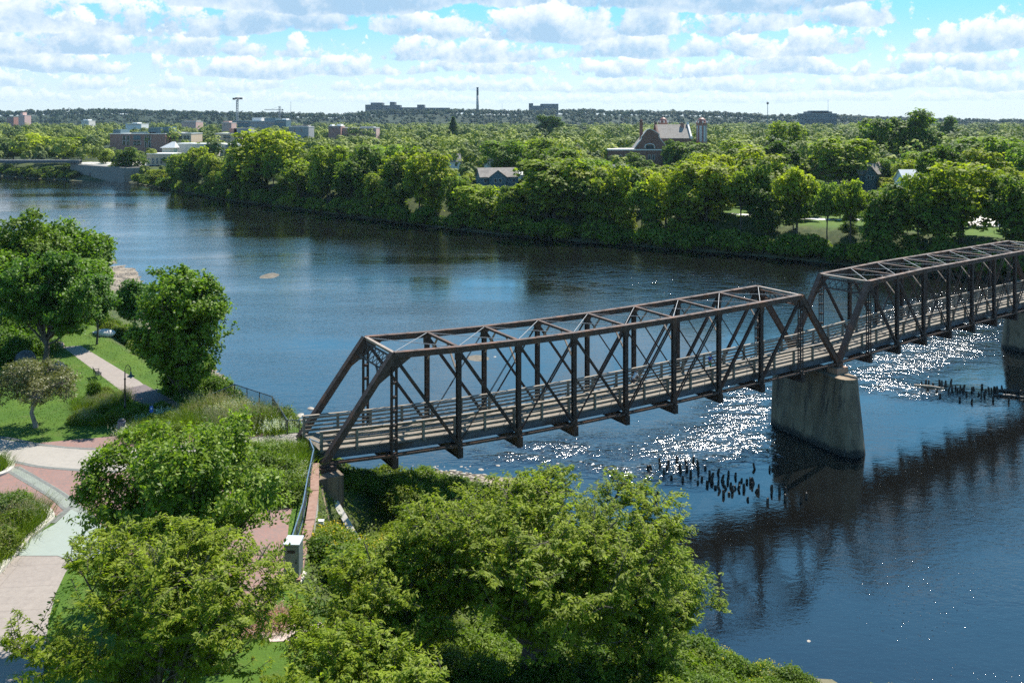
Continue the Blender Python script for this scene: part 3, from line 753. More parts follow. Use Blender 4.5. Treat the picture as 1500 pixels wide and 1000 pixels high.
sheet('garden_path', [(212, 594), (252, 586), (290, 604), (340, 630), (300, 655), (262, 628)], BRICKP, .006, 'brick path between the flower beds')
strip('slate_edge', [(196, 579), (232, 570)], .25, SLATE, .018, 'dark line across the paver path')

def curb(pts, label, w=.42, h=.16, z=PLZ):
    L, Rr = band(smooth_line([px(x, y, z) for x, y in pts]), w); n = len(L); m = MB()
    V_ = [(p.x, p.y, z - .1) for p in L + Rr] + [(p.x, p.y, z + h) for p in L + Rr]; f = []
    for i in range(n - 1):
        f += [(2 * n + i, 3 * n + i, 3 * n + i + 1, 2 * n + i + 1), (i, i + 1, 2 * n + i + 1, 2 * n + i), (n + i, 3 * n + i, 3 * n + i + 1, n + i + 1)]
    f += [(0, n, 3 * n, 2 * n), (n - 1, 3 * n - 1, 4 * n - 1, 2 * n - 1)]; m.add(V_, f)
    return tag(m.build('planter_curb', CURB, smooth=False), label, 'curb')
curb([(50, 741), (62, 744), (72, 752), (74, 761), (62, 772), (40, 790), (20, 812), (-6, 842), (-40, 885)], 'long curved white curb round the tall-grass planter')
curb([(-30, 705), (0, 696), (12, 690), (17, 682), (11, 673), (0, 668), (-20, 664)], 'short rounded white curb at the left edge of the plaza')
SOIL = surf('planter_soil', (.06, .045, .03), (.10, .075, .05), rough=1, scale=4)
sheet('planter_soil', [(50, 744), (62, 748), (69, 755), (56, 770), (16, 808), (-40, 870), (-80, 870), (-80, 735), (0, 738)], SOIL, .03, 'soil under the tall planter grasses')
sheet('planter_soil', [(-30, 702), (0, 693), (10, 688), (13, 681), (8, 675), (-20, 667)], SOIL, .03, 'soil inside the small round planter')

# --- railings
RAILM = surf('railing_black', (.018, .020, .024), (.03, .033, .04), rough=.35, scale=4, metal=.3)
RAILB = surf('railing_bluegrey', (.10, .15, .20), (.16, .22, .28), rough=.3, scale=3, metal=.35)
def fence(name, label, pts, mat, h=1.1, step=.14, postgap=2.0, mesh=True, z=None):
    P = [Vector((p[0], p[1], p[2] if len(p) > 2 else PLZ)) for p in pts]; o = P[0].copy()
    r = empty(name, o, 0, label, 'railing'); top = MB(); low = MB(); inf = MB()
    for a, b in zip(P, P[1:]):
        a, b = a - o, b - o; top.beam(a + Vector((0, 0, h)), b + Vector((0, 0, h)), .07, .06); low.beam(a + Vector((0, 0, .12)), b + Vector((0, 0, .12)), .045, .045)
        n = max(1, round((b - a).length / postgap))
        for i in range(n + (b + o == P[-1])):
            p = a.lerp(b, i / n); MB().box(p + Vector((0, 0, h / 2)), (.065, .065, h + .1)).build('post', mat, r)
        L = (b - a).length; k = step
        while mesh and k < L - .02:
            p = a.lerp(b, k / L); inf.box(p + Vector((0, 0, (h + .1) / 2)), (.018, .018, h - .1)); k += step
    top.build('handrail', mat, r); low.build('bottom_rail', mat, r)
    if mesh: inf.build('infill_mesh', mat, r)
    return r
g2 = lambda x, y: tuple(px(x, y, PLZ))
fence('park_railing', 'black steel railing along the top of the river bank behind the flower bed', [g2(267, 588), g2(300, 600), (-24.6, 80.6, PLZ), (-20.3, 77.0, PLZ), g2(421, 636), (-16.6, 70.9, PLZ)], RAILM)
fence('stair_railing', 'blue-grey handrail on the brick-coped wall below the bridge end', [(-14.9, 66.8, PLZ), (-14.1, 64.6, PLZ), (-13.4, 59.6, PLZ), (-12.75, 55.4, PLZ), (-12.3, 50.5, PLZ), (-12.0, 48.2, PLZ)], RAILB, step=.28, postgap=2.4)
fence('bridge_gate_rail', 'short barred railing joining the brick wall to the near bridge rail', [(-14.9, 66.8, PLZ), br(.04, .8, .55)[:2] + (PLZ,) if False else tuple(br(.03, .84))[:2] + (PLZ,)], RAILB, step=.16, postgap=3)

# --- abutment, retaining wall with brick coping
COPE = surf('brick_coping', (.21, .115, .082), (.27, .16, .115), rough=.85, scale=3, c3=(.24, .15, .11))
ab = empty('bridge_abutment', (-13.4, 64.9, 0), 0, 'grey concrete abutment and slanting wing walls under the near end of the bridge', 'abutment')
c_, s_ = math.cos(A1), math.sin(A1)
def ul(u, w): return (u * c_ - w * s_, u * s_ + w * c_)
m = MB(); m.prism([ul(-3.5, -1.5), ul(.9, -1.5), ul(.9, BW + 1.5), ul(-3.5, BW + 1.5)], 1.0, Z0 + .05); m.build('seat_block', CONC, ab)
m = MB(); m.prism([ul(-3.5, -1.2), ul(-.75, -1.2), ul(-.75, BW + 1.2), ul(-3.5, BW + 1.2)], Z0 + .05, PLZ - .06); m.build('back_wall', CONC_L, ab)
for w in (0, BW):
    p = ul(.05, w); MB().box((p[0], p[1], Z0 + .2), (1.4, 1.0, .36), A1).build('bearing_plate', STEEL_D, ab)
def wing(pa, pb, za, zb, th, zlow):
    a = Vector((pa[0], pa[1], 0)); b = Vector((pb[0], pb[1], 0)); n = Vector((-(b - a).y, (b - a).x, 0)).normalized() * th / 2; P = []
    for p, z in ((a, za), (b, zb)):
        P += [p + n + Vector((0, 0, z)), p - n + Vector((0, 0, z))]
    P += [Vector((p.x, p.y, zlow)) for p in P]
    mm = MB(); mm.add(P, ((0, 1, 3, 2), (4, 6, 7, 5), (0, 4, 5, 1), (2, 3, 7, 6), (0, 2, 6, 4), (1, 5, 7, 3))); return mm
wing(ul(-1.2, -1.4), (1.9, -6.6), 7.2, 4.2, 1.1, 0).build('wing_wall', CONC, ab)
wing(ul(.2, -1.45), (3.4, -3.4), 6.0, 3.4, .5, 0).build('wing_wall', CONC_L, ab)
wing(ul(-1.0, BW + 1.4), ul(1.8, BW + 4.2), 7.4, 4.0, .7, 0).build('wing_wall', CONC, ab)
wl = [(-13.95, 64.3), (-12.95, 59.6), (-12.25, 55.2), (-11.75, 50.6), (-11.45, 48.0)]
cw = empty('coped_wall', (wl[0][0], wl[0][1], 0), 0, 'concrete retaining wall capped with a red-brown coping below the plaza railing', 'wall')
m1, m2 = MB(), MB()
for a, b in zip(wl, wl[1:]):
    A_ = Vector((a[0] - wl[0][0], a[1] - wl[0][1], 0)); B_ = Vector((b[0] - wl[0][0], b[1] - wl[0][1], 0)); d = (B_ - A_).normalized() * .2
    m1.beam(A_ + Vector((0, 0, PLZ - 1.6)), B_ + d + Vector((0, 0, PLZ - 1.6)), .5, 3.4); m2.beam(A_ + Vector((0, 0, PLZ + .18)), B_ + d * .4 + Vector((0, 0, PLZ + .18)), .56, .14)
m1.build('wall', CONC_L, cw); m2.build('coping', COPE, cw)
# white conduits on the outer face of the wall
WHITE = surf('white_paint', (.62, .64, .66), (.72, .74, .76), rough=.5, scale=6)
pb_ = empty('utility_pedestal', (-12.0, 57.0, PLZ - 2.0), 0, 'small white utility pedestal with conduits against the coped wall', 'utility box')
m = MB(); m.box((0, 0, .9), (.34, .26, .9)); m.box((0, 0, 1.38), (.4, .32, .07)); m.build('housing', WHITE, pb_, bevel=.015)
m = MB()
for i in (-.1, .1): m.tube(((i, 0, -.6), (i, 0, .5)), .045, 8)
m.build('conduit', WHITE, pb_)

# --- galvanised cabinet
GALV = surf('galvanised_panel', (.17, .20, .20), (.24, .275, .27), rough=.45, scale=3.5, metal=.25, c3=(.13, .155, .155))
GALV_L = surf('galvanised_top', (.50, .54, .56), (.60, .64, .66), rough=.4, scale=4, metal=.2)
p = px(427, 853, PLZ); cb = empty('electrical_cabinet', (p.x, p.y + .45, PLZ), R(-3), 'grey galvanised electrical cabinet with a pale sloping top on the grass', 'cabinet')
MB().box((0, 0, .06), (1.15, 1.15, .14)).build('plinth', CONC_L, cb)
MB().box((0, 0, 1.05), (.80, .80, 1.84)).build('body', GALV, cb, bevel=.012)
m = MB(); m.add([(-.44, -.46, 1.975), (.44, -.46, 1.975), (.44, .44, 1.975), (-.44, .44, 1.975), (-.44, -.46, 2.03), (.44, -.46, 2.03), (.44, .44, 2.11), (-.44, .44, 2.11)], ((0, 3, 2, 1), (4, 5, 6, 7), (0, 1, 5, 4), (1, 2, 6, 5), (2, 3, 7, 6), (3, 0, 4, 7))); m.build('top', GALV_L, cb)
d_ = MB().box((0, -.413, 1.05), (.70, .022, 1.64)).build('door', GALV, cb, bevel=.006)
MB().box((.26, -.437, 1.1), (.04, .03, .22)).build('handle', RAILM, d_)
MB().box((0, -.43, 1.62), (.42, .012, .16)).build('vent', RAILM, d_)

# --- lamp post with a curled arm
p = px(183, 609, PLZ); lp = empty('street_lamp', (p.x, p.y, PLZ), 0, 'tall black lamp post with a curled arm beside the garden path', 'street lamp')
m = MB(); m.lathe([(.17, 0), (.17, .08), (.12, .16), (.10, .75), (.115, .8), (.07, .88), (.058, 3.0), (.085, 3.03), (.085, 3.1), (.05, 3.13), (.042, 3.75)], n=12); m.build('post', RAILM, lp, smooth=True)
m = MB(); ctr = Vector((.24, 0, 3.78)); m.tube([ctr + Vector((-.24 * math.cos(a), 0, .42 * math.sin(a))) for a in np.linspace(-.1, math.pi + .2, 15)], .028, 8); m.build('arm', RAILM, lp, smooth=True)
m = MB(); m.tube([ctr + Vector((.15 * (1 - k / 26) * math.cos(.5 * k), 0, -.05 + .2 * (1 - k / 26) * math.sin(.5 * k))) for k in range(20)], .014, 6); m.tube((ctr + Vector((-.23, 0, -.25)), ctr + Vector((0, 0, -.27)), ctr + Vector((.2, 0, -.1))), .016, 6); m.build('scroll', RAILM, lp, smooth=True)
m = MB(); m.lathe([(.035, 0), (.05, -.05), (.09, -.22), (.10, -.30), (.30, -.40), (.30, -.43), (.10, -.46)], c=(.49, 0, 3.70), n=14); m.build('lamp_shade', surf('lamp_green', (.02, .045, .05), (.03, .06, .065), rough=.3, scale=4), lp, smooth=True)
m = MB(); m.lathe([(.10, 0), (.11, -.05), (.06, -.12), (.02, -.14)], c=(.49, 0, 3.245), n=12); m.build('bulb_cover', surf('lamp_glass', (.55, .60, .62), (.62, .66, .68), rough=.2), lp, smooth=True)

# --- bench beside the path
p = px(143, 553, PLZ); bn = empty('park_bench', (p.x, p.y, PLZ), R(-58), 'black metal bench facing the garden path', 'bench')
m = MB()
for y in (-.18, -.06, .06, .18): m.box((0, y, .45), (1.7, .085, .03))
m.build('seat', RAILM, bn)
m = MB()
for z in (.58, .70, .82): m.beam((-.85, -.24 - (z - .45) * .2, z), (.85, -.24 - (z - .45) * .2, z), .03, .085)
m.build('backrest', RAILM, bn)
for x in (-.74, .74):
    m = MB(); m.beam((x, .2, 0), (x, .2, .66), .05, .05, (0, 1, 0)); m.beam((x, -.2, 0), (x, -.33, .9), .05, .05, (0, 1, 0)); m.beam((x, .24, .66), (x, -.29, .66), .05, .04); m.build('leg', RAILM, bn)

# --- small signs
BLUE = surf('sign_blue', (.02, .10, .42), (.03, .13, .48), rough=.4, scale=5)
p = px(222, 618, PLZ); sg = empty('blue_sign', (p.x, p.y, PLZ), R(8), 'small blue sign on a black post among the flowers', 'sign')
MB().box((0, 0, .45), (.07, .07, .9)).build('post', RAILM, sg); MB().box((0, -.05, 1.05), (.26, .04, .55)).build('panel', BLUE, sg, bevel=.01)
m = MB(); m.box((0, -.075, 1.12), (.12, .012, .12)); m.build('emblem', WHITE, sg)
p = px(246, 637, PLZ); sg2 = empty('grey_marker', (p.x, p.y, PLZ), R(20), 'small grey information marker at the edge of the flower bed', 'sign')
MB().box((0, 0, .4), (.08, .08, .8)).build('post', RAILM, sg2); m = MB(); m.beam((0, -.18, .78), (0, .16, .98), .34, .04); m.build('panel', surf('sign_grey', (.22, .24, .32), (.28, .30, .38), rough=.4), sg2)
p = px(178, 633, PLZ); bb = empty('litter_bin', (p.x, p.y, PLZ), 0, 'small grey-violet litter bin on the lawn at the edge of the brick', 'bin')
m = MB(); m.lathe([(.24, 0), (.27, .05), (.29, .8), (.31, .84), (.31, .9), (.27, .92)], n=16); m.build('body', surf('bin_grey', (.13, .12, .17), (.19, .18, .24), rough=.6), bb, smooth=True)
m = MB(); m.lathe([(.30, .92), (.27, 1.0), (.16, 1.08), (.04, 1.1)], n=16); m.build('lid', RAILM, bb, smooth=True)
p = px(135, 795, PLZ); bk = empty('bicycle_rack', (p.x, p.y, PLZ), R(30), 'silver hoop bicycle rack half hidden under the dark maple', 'bike rack')
m = MB(); m.tube([(-.45, 0, 0)] + [(-.45 * math.cos(a), 0, .5 + .42 * math.sin(a)) for a in np.linspace(0, math.pi, 11)] + [(.45, 0, 0)], .035, 8); m.build('hoop', GALV_L, bk, smooth=True)
for x in (-.45, .45): MB().lathe([(.09, 0), (.09, .015), (.05, .02)], c=(x, 0, 0), n=12).build('foot', GALV_L, bk)
# inscribed pale slab in the grass with pink flowers
sl = MB(); a = [px(452, 918, PLZ), px(470, 913, PLZ), px(476, 921, PLZ), px(455, 927, PLZ)]
sl.prism([(v_.x, v_.y) for v_ in reversed(a)], PLZ - .05, PLZ + .09); so = sl.build('stone_slab', surf('slab_stone', (.45, .37, .32), (.53, .44, .38), rough=.85, scale=5)); tag(so, 'pale pinkish stone slab with a line of small lettering set in the grass', 'slab')
u_ = (a[1] - a[0]).normalized(); nrm_ = Vector((u_.y, -u_.x, 0)); lt = MB(); rr = random.Random(3); k = .14
while k < (a[1] - a[0]).length - .12:
    q = a[0] + u_ * k + nrm_ * .16; lt.box((q.x, q.y, PLZ + .091), (.05, rr.choice((.05, .09)), .004), math.atan2(u_.y, u_.x)); k += rr.choice((.075, .075, .13))
lo_ = lt.build('lettering', SLATE, so)
sheet('stone_paving', [(378, 926), (405, 915), (430, 911), (448, 915), (450, 924), (430, 938), (392, 940)], surf('slab_paving', (.44, .34, .30), (.50, .40, .35), rough=.85, scale=3), .02, 'pinkish stone paving at the flower patch')

# --- boulders
def rock_mesh(seed, flat=.7, sub=3, amp=.28):
    bm = bmesh.new(); bmesh.ops.create_icosphere(bm, subdivisions=sub, radius=1.0); rg = np.random.default_rng(seed); ks = rg.normal(size=(9, 3)) * 1.5; ph = rg.random(9) * 6.28; am = rg.random(9)
    for v in bm.verts:
        p = np.array(v.co); d = sum(am[i] * math.sin(float(ks[i] @ p) + ph[i]) for i in range(9)) / 4.5
        v.co = v.co * (1 + amp * d); v.co.z *= flat
    me = bpy.data.meshes.new('stone'); bm.to_mesh(me); bm.free()
    for f in me.polygons: f.use_smooth = True
    return me
ST_W = surf('stone_white', (.48, .45, .41), (.62, .58, .53), rough=.85, scale=3, bump=.03)
ST_P = surf('stone_pink', (.34, .235, .20), (.43, .31, .27), rough=.85, scale=3, bump=.03)
ST_D = surf('stone_dark', (.045, .055, .065), (.09, .10, .11), rough=.7, scale=3, bump=.03)
ST_R = surf('river_stone', (.24, .21, .17), (.42, .38, .32), rough=.8, scale=1.3, bump=.02, c3=(.16, .14, .12))
def boulder(x, y, s, mat, seed, label, flat=.7, rz=0):
    p = px(x, y, PLZ); o = link('boulder', rock_mesh(seed, flat), mat, None, (p.x, p.y, PLZ + s[2] * .35), R(rz)); o.scale = s; return tag(o, label, 'boulder')
boulder(154, 491, (1.15, .7, .65), ST_W, 11, 'large whitish boulder on the lawn beside the upper path')
boulder(139, 488, (.28, .24, .22), ST_W, 12, 'small white stone beside the larger whitish boulder')
boulder(86, 541, (.55, .42, .75), ST_P, 13, 'pinkish upright boulder on the lawn behind the crabapple')
boulder(93, 544, (.42, .4, .6), ST_P, 14, 'smaller pinkish boulder touching the upright one')
boulder(38, 532, (.95, .8, 1.0), ST_D, 15, 'dark rounded boulder under the big tree at the left', .85)
boulder(86, 509, (.6, .5, .6), ST_P, 16, 'brownish boulder at the foot of the path under the trees')
boulder(176, 626, (.35, .3, .3), ST_P, 17, 'small stone beside the litter bin')

# ------------------------------------------------------------------ trees of the near bank
def near_tree(name, label, seed, loc, rad, cz, nl, nc, nf, leaf, spread, mat, bark, r0, tint=(1, 1, 1), twigs=.35, rz=0, group=None, fork_f=.5, **kw):
    rng = np.random.default_rng(seed)
    cr = crown_np(rng, rad, nl, nc, nf, leaf, spread, **kw)
    t, ch = tree_thing(name, rng, rad, cz, r0, nl, cr, mat, bark, twigs, fork_f)
    t.location = loc; t.rotation_euler = (0, 0, R(rz)); tag(t, label, 'tree', group)
    for o, _ in ch: o.color = (*tint, 1)
    t.color = (*tint, 1); return t, ch
def gz(x, y): return float(ground_z(np.array([x]), np.array([y]))[0])
def at(x, Y): return ((x - 750) / F * Y, Y)

def grown_tree(name, label, seed, loc, rad, cz, nlimb, nside, ntwig, nleaf, leaf, mat, bark, r0, fork, tint=(1, 1, 1), maple=False, rise=.10, twl=1.05, lift=(.15, 1.2), off=(0, 0)):
    """trunk, limbs, branches and twigs grown inside an uneven envelope, leaves carried by the twigs: Empty > trunk, crown"""
    rng = np.random.default_rng(seed); mb = MB(); C0 = np.array([off[0], off[1], cz]); RAD = np.array(rad); TW = []
    kd = unit(rng.normal(size=(9, 3))); ka = rng.uniform(-.16, .20, 9)
    def env(p):
        q = (p - C0) / RAD; n = np.linalg.norm(q); u = q / (n + 1e-9); return n / (1.0 + float((ka * np.clip((kd @ u - .55) / .45, 0, 1)).sum()))
    def path(p, d, L, n, wob, up):
        P = [p]
        for i in range(n):
            d = d + rng.normal(size=3) * wob; d[2] += up; d = d / np.linalg.norm(d); q = P[-1] + d * L / n
            if env(q) > 1.04 and env(q) > env(P[-1]): break
            P.append(q)
        return P, d
    def along(P, t):
        f = t * (len(P) - 1); i = min(int(f), len(P) - 2); k = f - i; a, b = P[i], P[i + 1]; return a * (1 - k) + b * k, unit(b - a)
    base = np.array([0, 0, -.3]); fk = np.array([rng.normal() * .15, rng.normal() * .15, fork])
    mb.tube([tuple(base), (0, 0, .2), tuple(fk * .55 + np.array([rng.normal() * .1, 0, 0])), tuple(fk)], [r0 * 1.5, r0 * 1.1, r0 * .92, r0 * .8], 10)
    for l in range(nlimb):
        az = 2 * math.pi * (l + rng.uniform(-.3, .3)) / nlimb * 1.0 + (l % 2) * .4; el = rng.uniform(*lift); d = np.array([math.cos(az) * math.cos(el), math.sin(az) * math.cos(el), math.sin(el)])
        st = fk - np.array([0, 0, rng.uniform(0, .35) * fork]); tgt = C0 + d * RAD; d0 = unit(unit(tgt - st) + np.array([0, 0, .25])); L = np.linalg.norm(tgt - st) * rng.uniform(.9, 1.08)
        P, dd = path(st, d0, L, 8, .10, .015)
        if len(P) < 4: continue
        r1 = r0 * rng.uniform(.34, .5); mb.tube([tuple(p) for p in P], [r1 * (1 - .82 * i / (len(P) - 1)) for i in range(len(P))], 7, cap=False)
        for b in range(nside):
            t = .22 + .78 * (b + rng.random()) / nside; p, dr = along(P, min(t, .999)); sd = unit(np.cross(dr, np.array([0, 0, 1.0])) * (1 if b % 2 else -1) + rng.normal(size=3) * .35)
            bd = unit(dr * rng.uniform(.4, .9) + sd * rng.uniform(.6, 1.0) + np.array([0, 0, rise * 2])); Lb = (L * .42) * (1.1 - .55 * t) * rng.uniform(.7, 1.25); Q, _ = path(p, bd, Lb, 5, .16, rise * .5)
            if len(Q) < 3: continue
            r2 = max(.016, r1 * .36 * (1.1 - .6 * t)); mb.tube([tuple(q) for q in Q], [r2 * (1 - .75 * i / (len(Q) - 1)) for i in range(len(Q))], 5, cap=False)
            for w in range(ntwig):
                tt = .12 + .88 * (w + rng.random()) / ntwig; q, dq = along(Q, min(tt, .999)); s2 = unit(np.cross(dq, np.array([0, 0, 1.0])) * (1 if w % 2 else -1) + rng.normal(size=3) * .45)
                wd = unit(dq * .7 + s2 * .8 + np.array([0, 0, rise * rng.uniform(0, 3)])); T_, _ = path(q, wd, twl * rng.uniform(.6, 1.3), 3, .18, rise * .4)
                if len(T_) < 3: continue
                if rng.random() < .6: mb.tube([tuple(x) for x in T_], [.012] * len(T_), 3, cap=False)
                TW.append((T_[0], T_[-1]))
    A = np.array([a for a, b in TW]); B = np.array([b for a, b in TW]); n = len(A); k = nleaf; u = rng.uniform(.08, 1.08, (n, k, 1)); D = unit(B - A)[:, None, :]; p = A[:, None, :] * (1 - u) + B[:, None, :] * u
    out = unit((B - C0) / RAD)[:, None, :]; N0 = unit(np.array([0, 0, 1.0]) * (1.0 if not maple else .6) + out * (.35 if not maple else .7) + rng.normal(size=(n, 1, 3)) * .22)
    S = unit(np.cross(D, N0)); sg = rng.choice([-1.0, 1.0], (n, k, 1)); wd_ = (.30 if not maple else .26) * (1 - .5 * u)
    if maple: p = p + rng.normal(size=(n, k, 3)) * .13 + S * sg * rng.uniform(0, 1, (n, k, 1)) * wd_
    else: p = p + S * sg * rng.uniform(.02, 1, (n, k, 1)) * wd_ + N0 * rng.normal(0, .035, (n, k, 1)) - np.array([0, 0, .10]) * rng.random((n, k, 1))
    al = unit(S * sg * .8 + D * .7 - np.array([0, 0, .25])); nn = unit(N0 + rng.normal(size=(n, k, 3)) * (.30 if not maple else .55))
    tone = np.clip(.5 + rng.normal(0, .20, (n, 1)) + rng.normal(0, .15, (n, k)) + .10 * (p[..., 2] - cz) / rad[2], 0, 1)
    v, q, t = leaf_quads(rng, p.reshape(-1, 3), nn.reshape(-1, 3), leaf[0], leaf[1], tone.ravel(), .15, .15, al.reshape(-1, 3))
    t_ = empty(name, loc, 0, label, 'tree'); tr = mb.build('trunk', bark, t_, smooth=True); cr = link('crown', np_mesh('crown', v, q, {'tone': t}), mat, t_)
    for o in (t_, tr, cr): o.color = (*tint, 1)
    return t_

# big maple at the left centre (wide, leaning arms)
x, y = at(268, 45.5)
grown_tree('maple_tree', 'large dark green maple hiding the middle of the plaza', 21, (x, y, PLZ - .05), (6.2, 4.8, 4.5), 4.9, 14, 11, 9, 34, (.23, .125), LEAF_MAPLE, BARK, .24, 1.6, maple=True, lift=(-.1, 1.35), twl=.9, tint=(1.35, 1.25, .9))
# honey locusts in front
x, y = at(232, 34)
grown_tree('locust_tree', 'yellow-green honey locust in the lower left corner with bare twigs in its top', 22, (x, y, PLZ - .05), (5.4, 5.0, 3.4), 5.4, 13, 12, 10, 40, (.22, .075), LEAF_LOCUST, BARK, .26, 2.6, lift=(-.15, 1.3))
x, y = at(775, 40)
grown_tree('locust_tree', 'biggest yellow-green honey locust filling the bottom centre', 23, (x, y, gz(x, y) - .1), (8.2, 6.6, 3.9), 4.5, 17, 14, 11, 40, (.23, .075), LEAF_LOCUST, BARK, .40, 1.9, lift=(-.2, 1.35), twl=1.15)
x, y = at(575, 39)
grown_tree('locust_tree', 'honey locust leaning on the left flank of the biggest locust', 27, (x, y, gz(x, y) - .1), (4.4, 4.2, 2.8), 3.5, 11, 11, 9, 40, (.22, .075), LEAF_LOCUST, BARK, .22, 1.4, lift=(-.15, 1.3), tint=(1.05, 1.05, .95))
x, y = at(520, 33.2)
grown_tree('locust_tree', 'low bushy honey locust at the bottom edge left of the biggest locust', 24, (x, y, PLZ - .1), (3.6, 2.8, 2.3), 3.6, 10, 9, 9, 40, (.22, .075), LEAF_LOCUST, BARK, .14, 1.6, lift=(-.1, 1.3), tint=(1.02, 1.05, 1))
x, y = at(925, 43)
grown_tree('locust_tree', 'small honey locust overhanging the water at the right foot of the biggest locust', 25, (x, y, gz(x, y) - .1), (4.5, 3.6, 3.9), 4.6, 13, 11, 9, 40, (.22, .075), LEAF_LOCUST, BARK, .16, 1.6, lift=(-.3, 1.3), tint=(.97, 1.02, 1))
# bare dead twigs in the locust's top
DEAD = surf('dead_twig', (.24, .20, .17), (.34, .30, .26), rough=.9, scale=5)
rng = np.random.default_rng(77); mb = MB(); bx, by = at(245, 34.5); b0 = Vector((bx, by, PLZ + 6.6))
def twig(p, d, L, r, lev):
    q = p + d * L; mb.tube((p, p.lerp(q, .5) + Vector(rng.normal(size=3)) * L * .05, q), (r, r * .8, r * .5), 4, cap=False)
    if lev:
        for k in range(3): twig(p.lerp(q, rng.uniform(.45, 1)), (d + Vector(rng.normal(size=3)) * .55).normalized(), L * .62, r * .55, lev - 1)
for k in range(7): twig(b0, Vector((rng.normal() * .8, rng.normal() * .4, rng.uniform(.5, 1))).normalized(), 1.25, .03, 3)
tag(mb.build('dead_branch', DEAD), 'spray of bare grey twigs sticking out of the lower left locust', 'branch')

# trees in the park at the left
x, y = at(66, 92)
grown_tree('maple_tree', 'tall dark green maple left of the garden path', 31, (x, y, PLZ - .05), (5.6, 5.0, 5.0), 6.0, 15, 12, 9, 20, (.34, .21), LEAF_MAPLE, BARK, .27, 2.6, maple=True, lift=(-.55, 1.4), twl=1.0, tint=(.85, .98, .95))
x, y = at(268, 80.5)
grown_tree('maple_tree', 'big rounded bright maple beside the path with the river behind it', 32, (x, y, PLZ - .05), (5.4, 5.0, 5.8), 5.4, 19, 12, 9, 20, (.32, .20), LEAF_MAPLE, BARK, .25, 1.3, maple=True, lift=(-1.0, 1.45), twl=1.0, tint=(1.15, 1.18, .85))
x, y = at(142, 99.5)
near_tree('maple_tree', 'slim young maple with a clear trunk right of the path', 33, (x, y, PLZ - .05), (1.9, 1.9, 3.0), 4.9, 18, 60, 9, (.34, .22), .3, LEAF_MAPLE, BARK, .11, low=-.8, tint=(.72, .9, .85), twigs=.1)
x, y = at(196, 108)
near_tree('maple_tree', 'small dark maple between the whitish boulder and the big rounded maple', 34, (x, y, PLZ - .05), (2.2, 2.1, 2.7), 3.0, 20, 60, 9, (.36, .24), .3, LEAF_MAPLE, BARK, .12, low=-.8, tint=(.62, .82, .82), twigs=.1)
for i, (px_, Y, rr, cz, tint, lab) in enumerate([(30, 122, (5.6, 5.2, 5.0), 7.2, (1.05, 1.0, .85), 'broad light green tree at the left edge behind the dark maple'), (88, 128, (4.8, 4.8, 4.8), 6.2, (1.05, 1.1, .85), 'mid green tree behind the dark maple, nearer the gravel beach'),
        (130, 136, (3.0, 3.0, 4.0), 7.6, (1.0, 1.05, .85), 'loose tall tree nearest the gravel beach'), (-60, 112, (6, 6, 5.4), 6.6, (1.05, 1.1, .9), 'big tree cut by the left edge behind the dark maple'), (120, 118, (3.0, 3, 3.0), 4.2, (1.2, 1.25, .8), 'low bright tree under the loose tall tree')]):
    x, y = at(px_, Y)
    near_tree('broad_tree', lab, 40 + i, (x, y, gz(x, y) - .1), rr, cz, 34, 60, 9, (.50, .32), .42, LEAF_MAPLE, BARK, .2, low=-.7, shell=(.45, .88), rl=(.25, .4), up=.5, tint=tint, twigs=.1)
x, y = at(52, 72.5)
near_tree('crabapple_tree', 'small spreading olive-brown crabapple on the lawn', 36, (x, y, PLZ - .05), (3.3, 3.0, 1.75), 3.3, 30, 60, 10, (.24, .09), .20, LEAF_CRAB, BARK_P, .17, low=-.35, shell=(.3, .95), rl=(.25, .4), flat=.5, up=.7, twigs=.5, tint=(1, .95, 1))

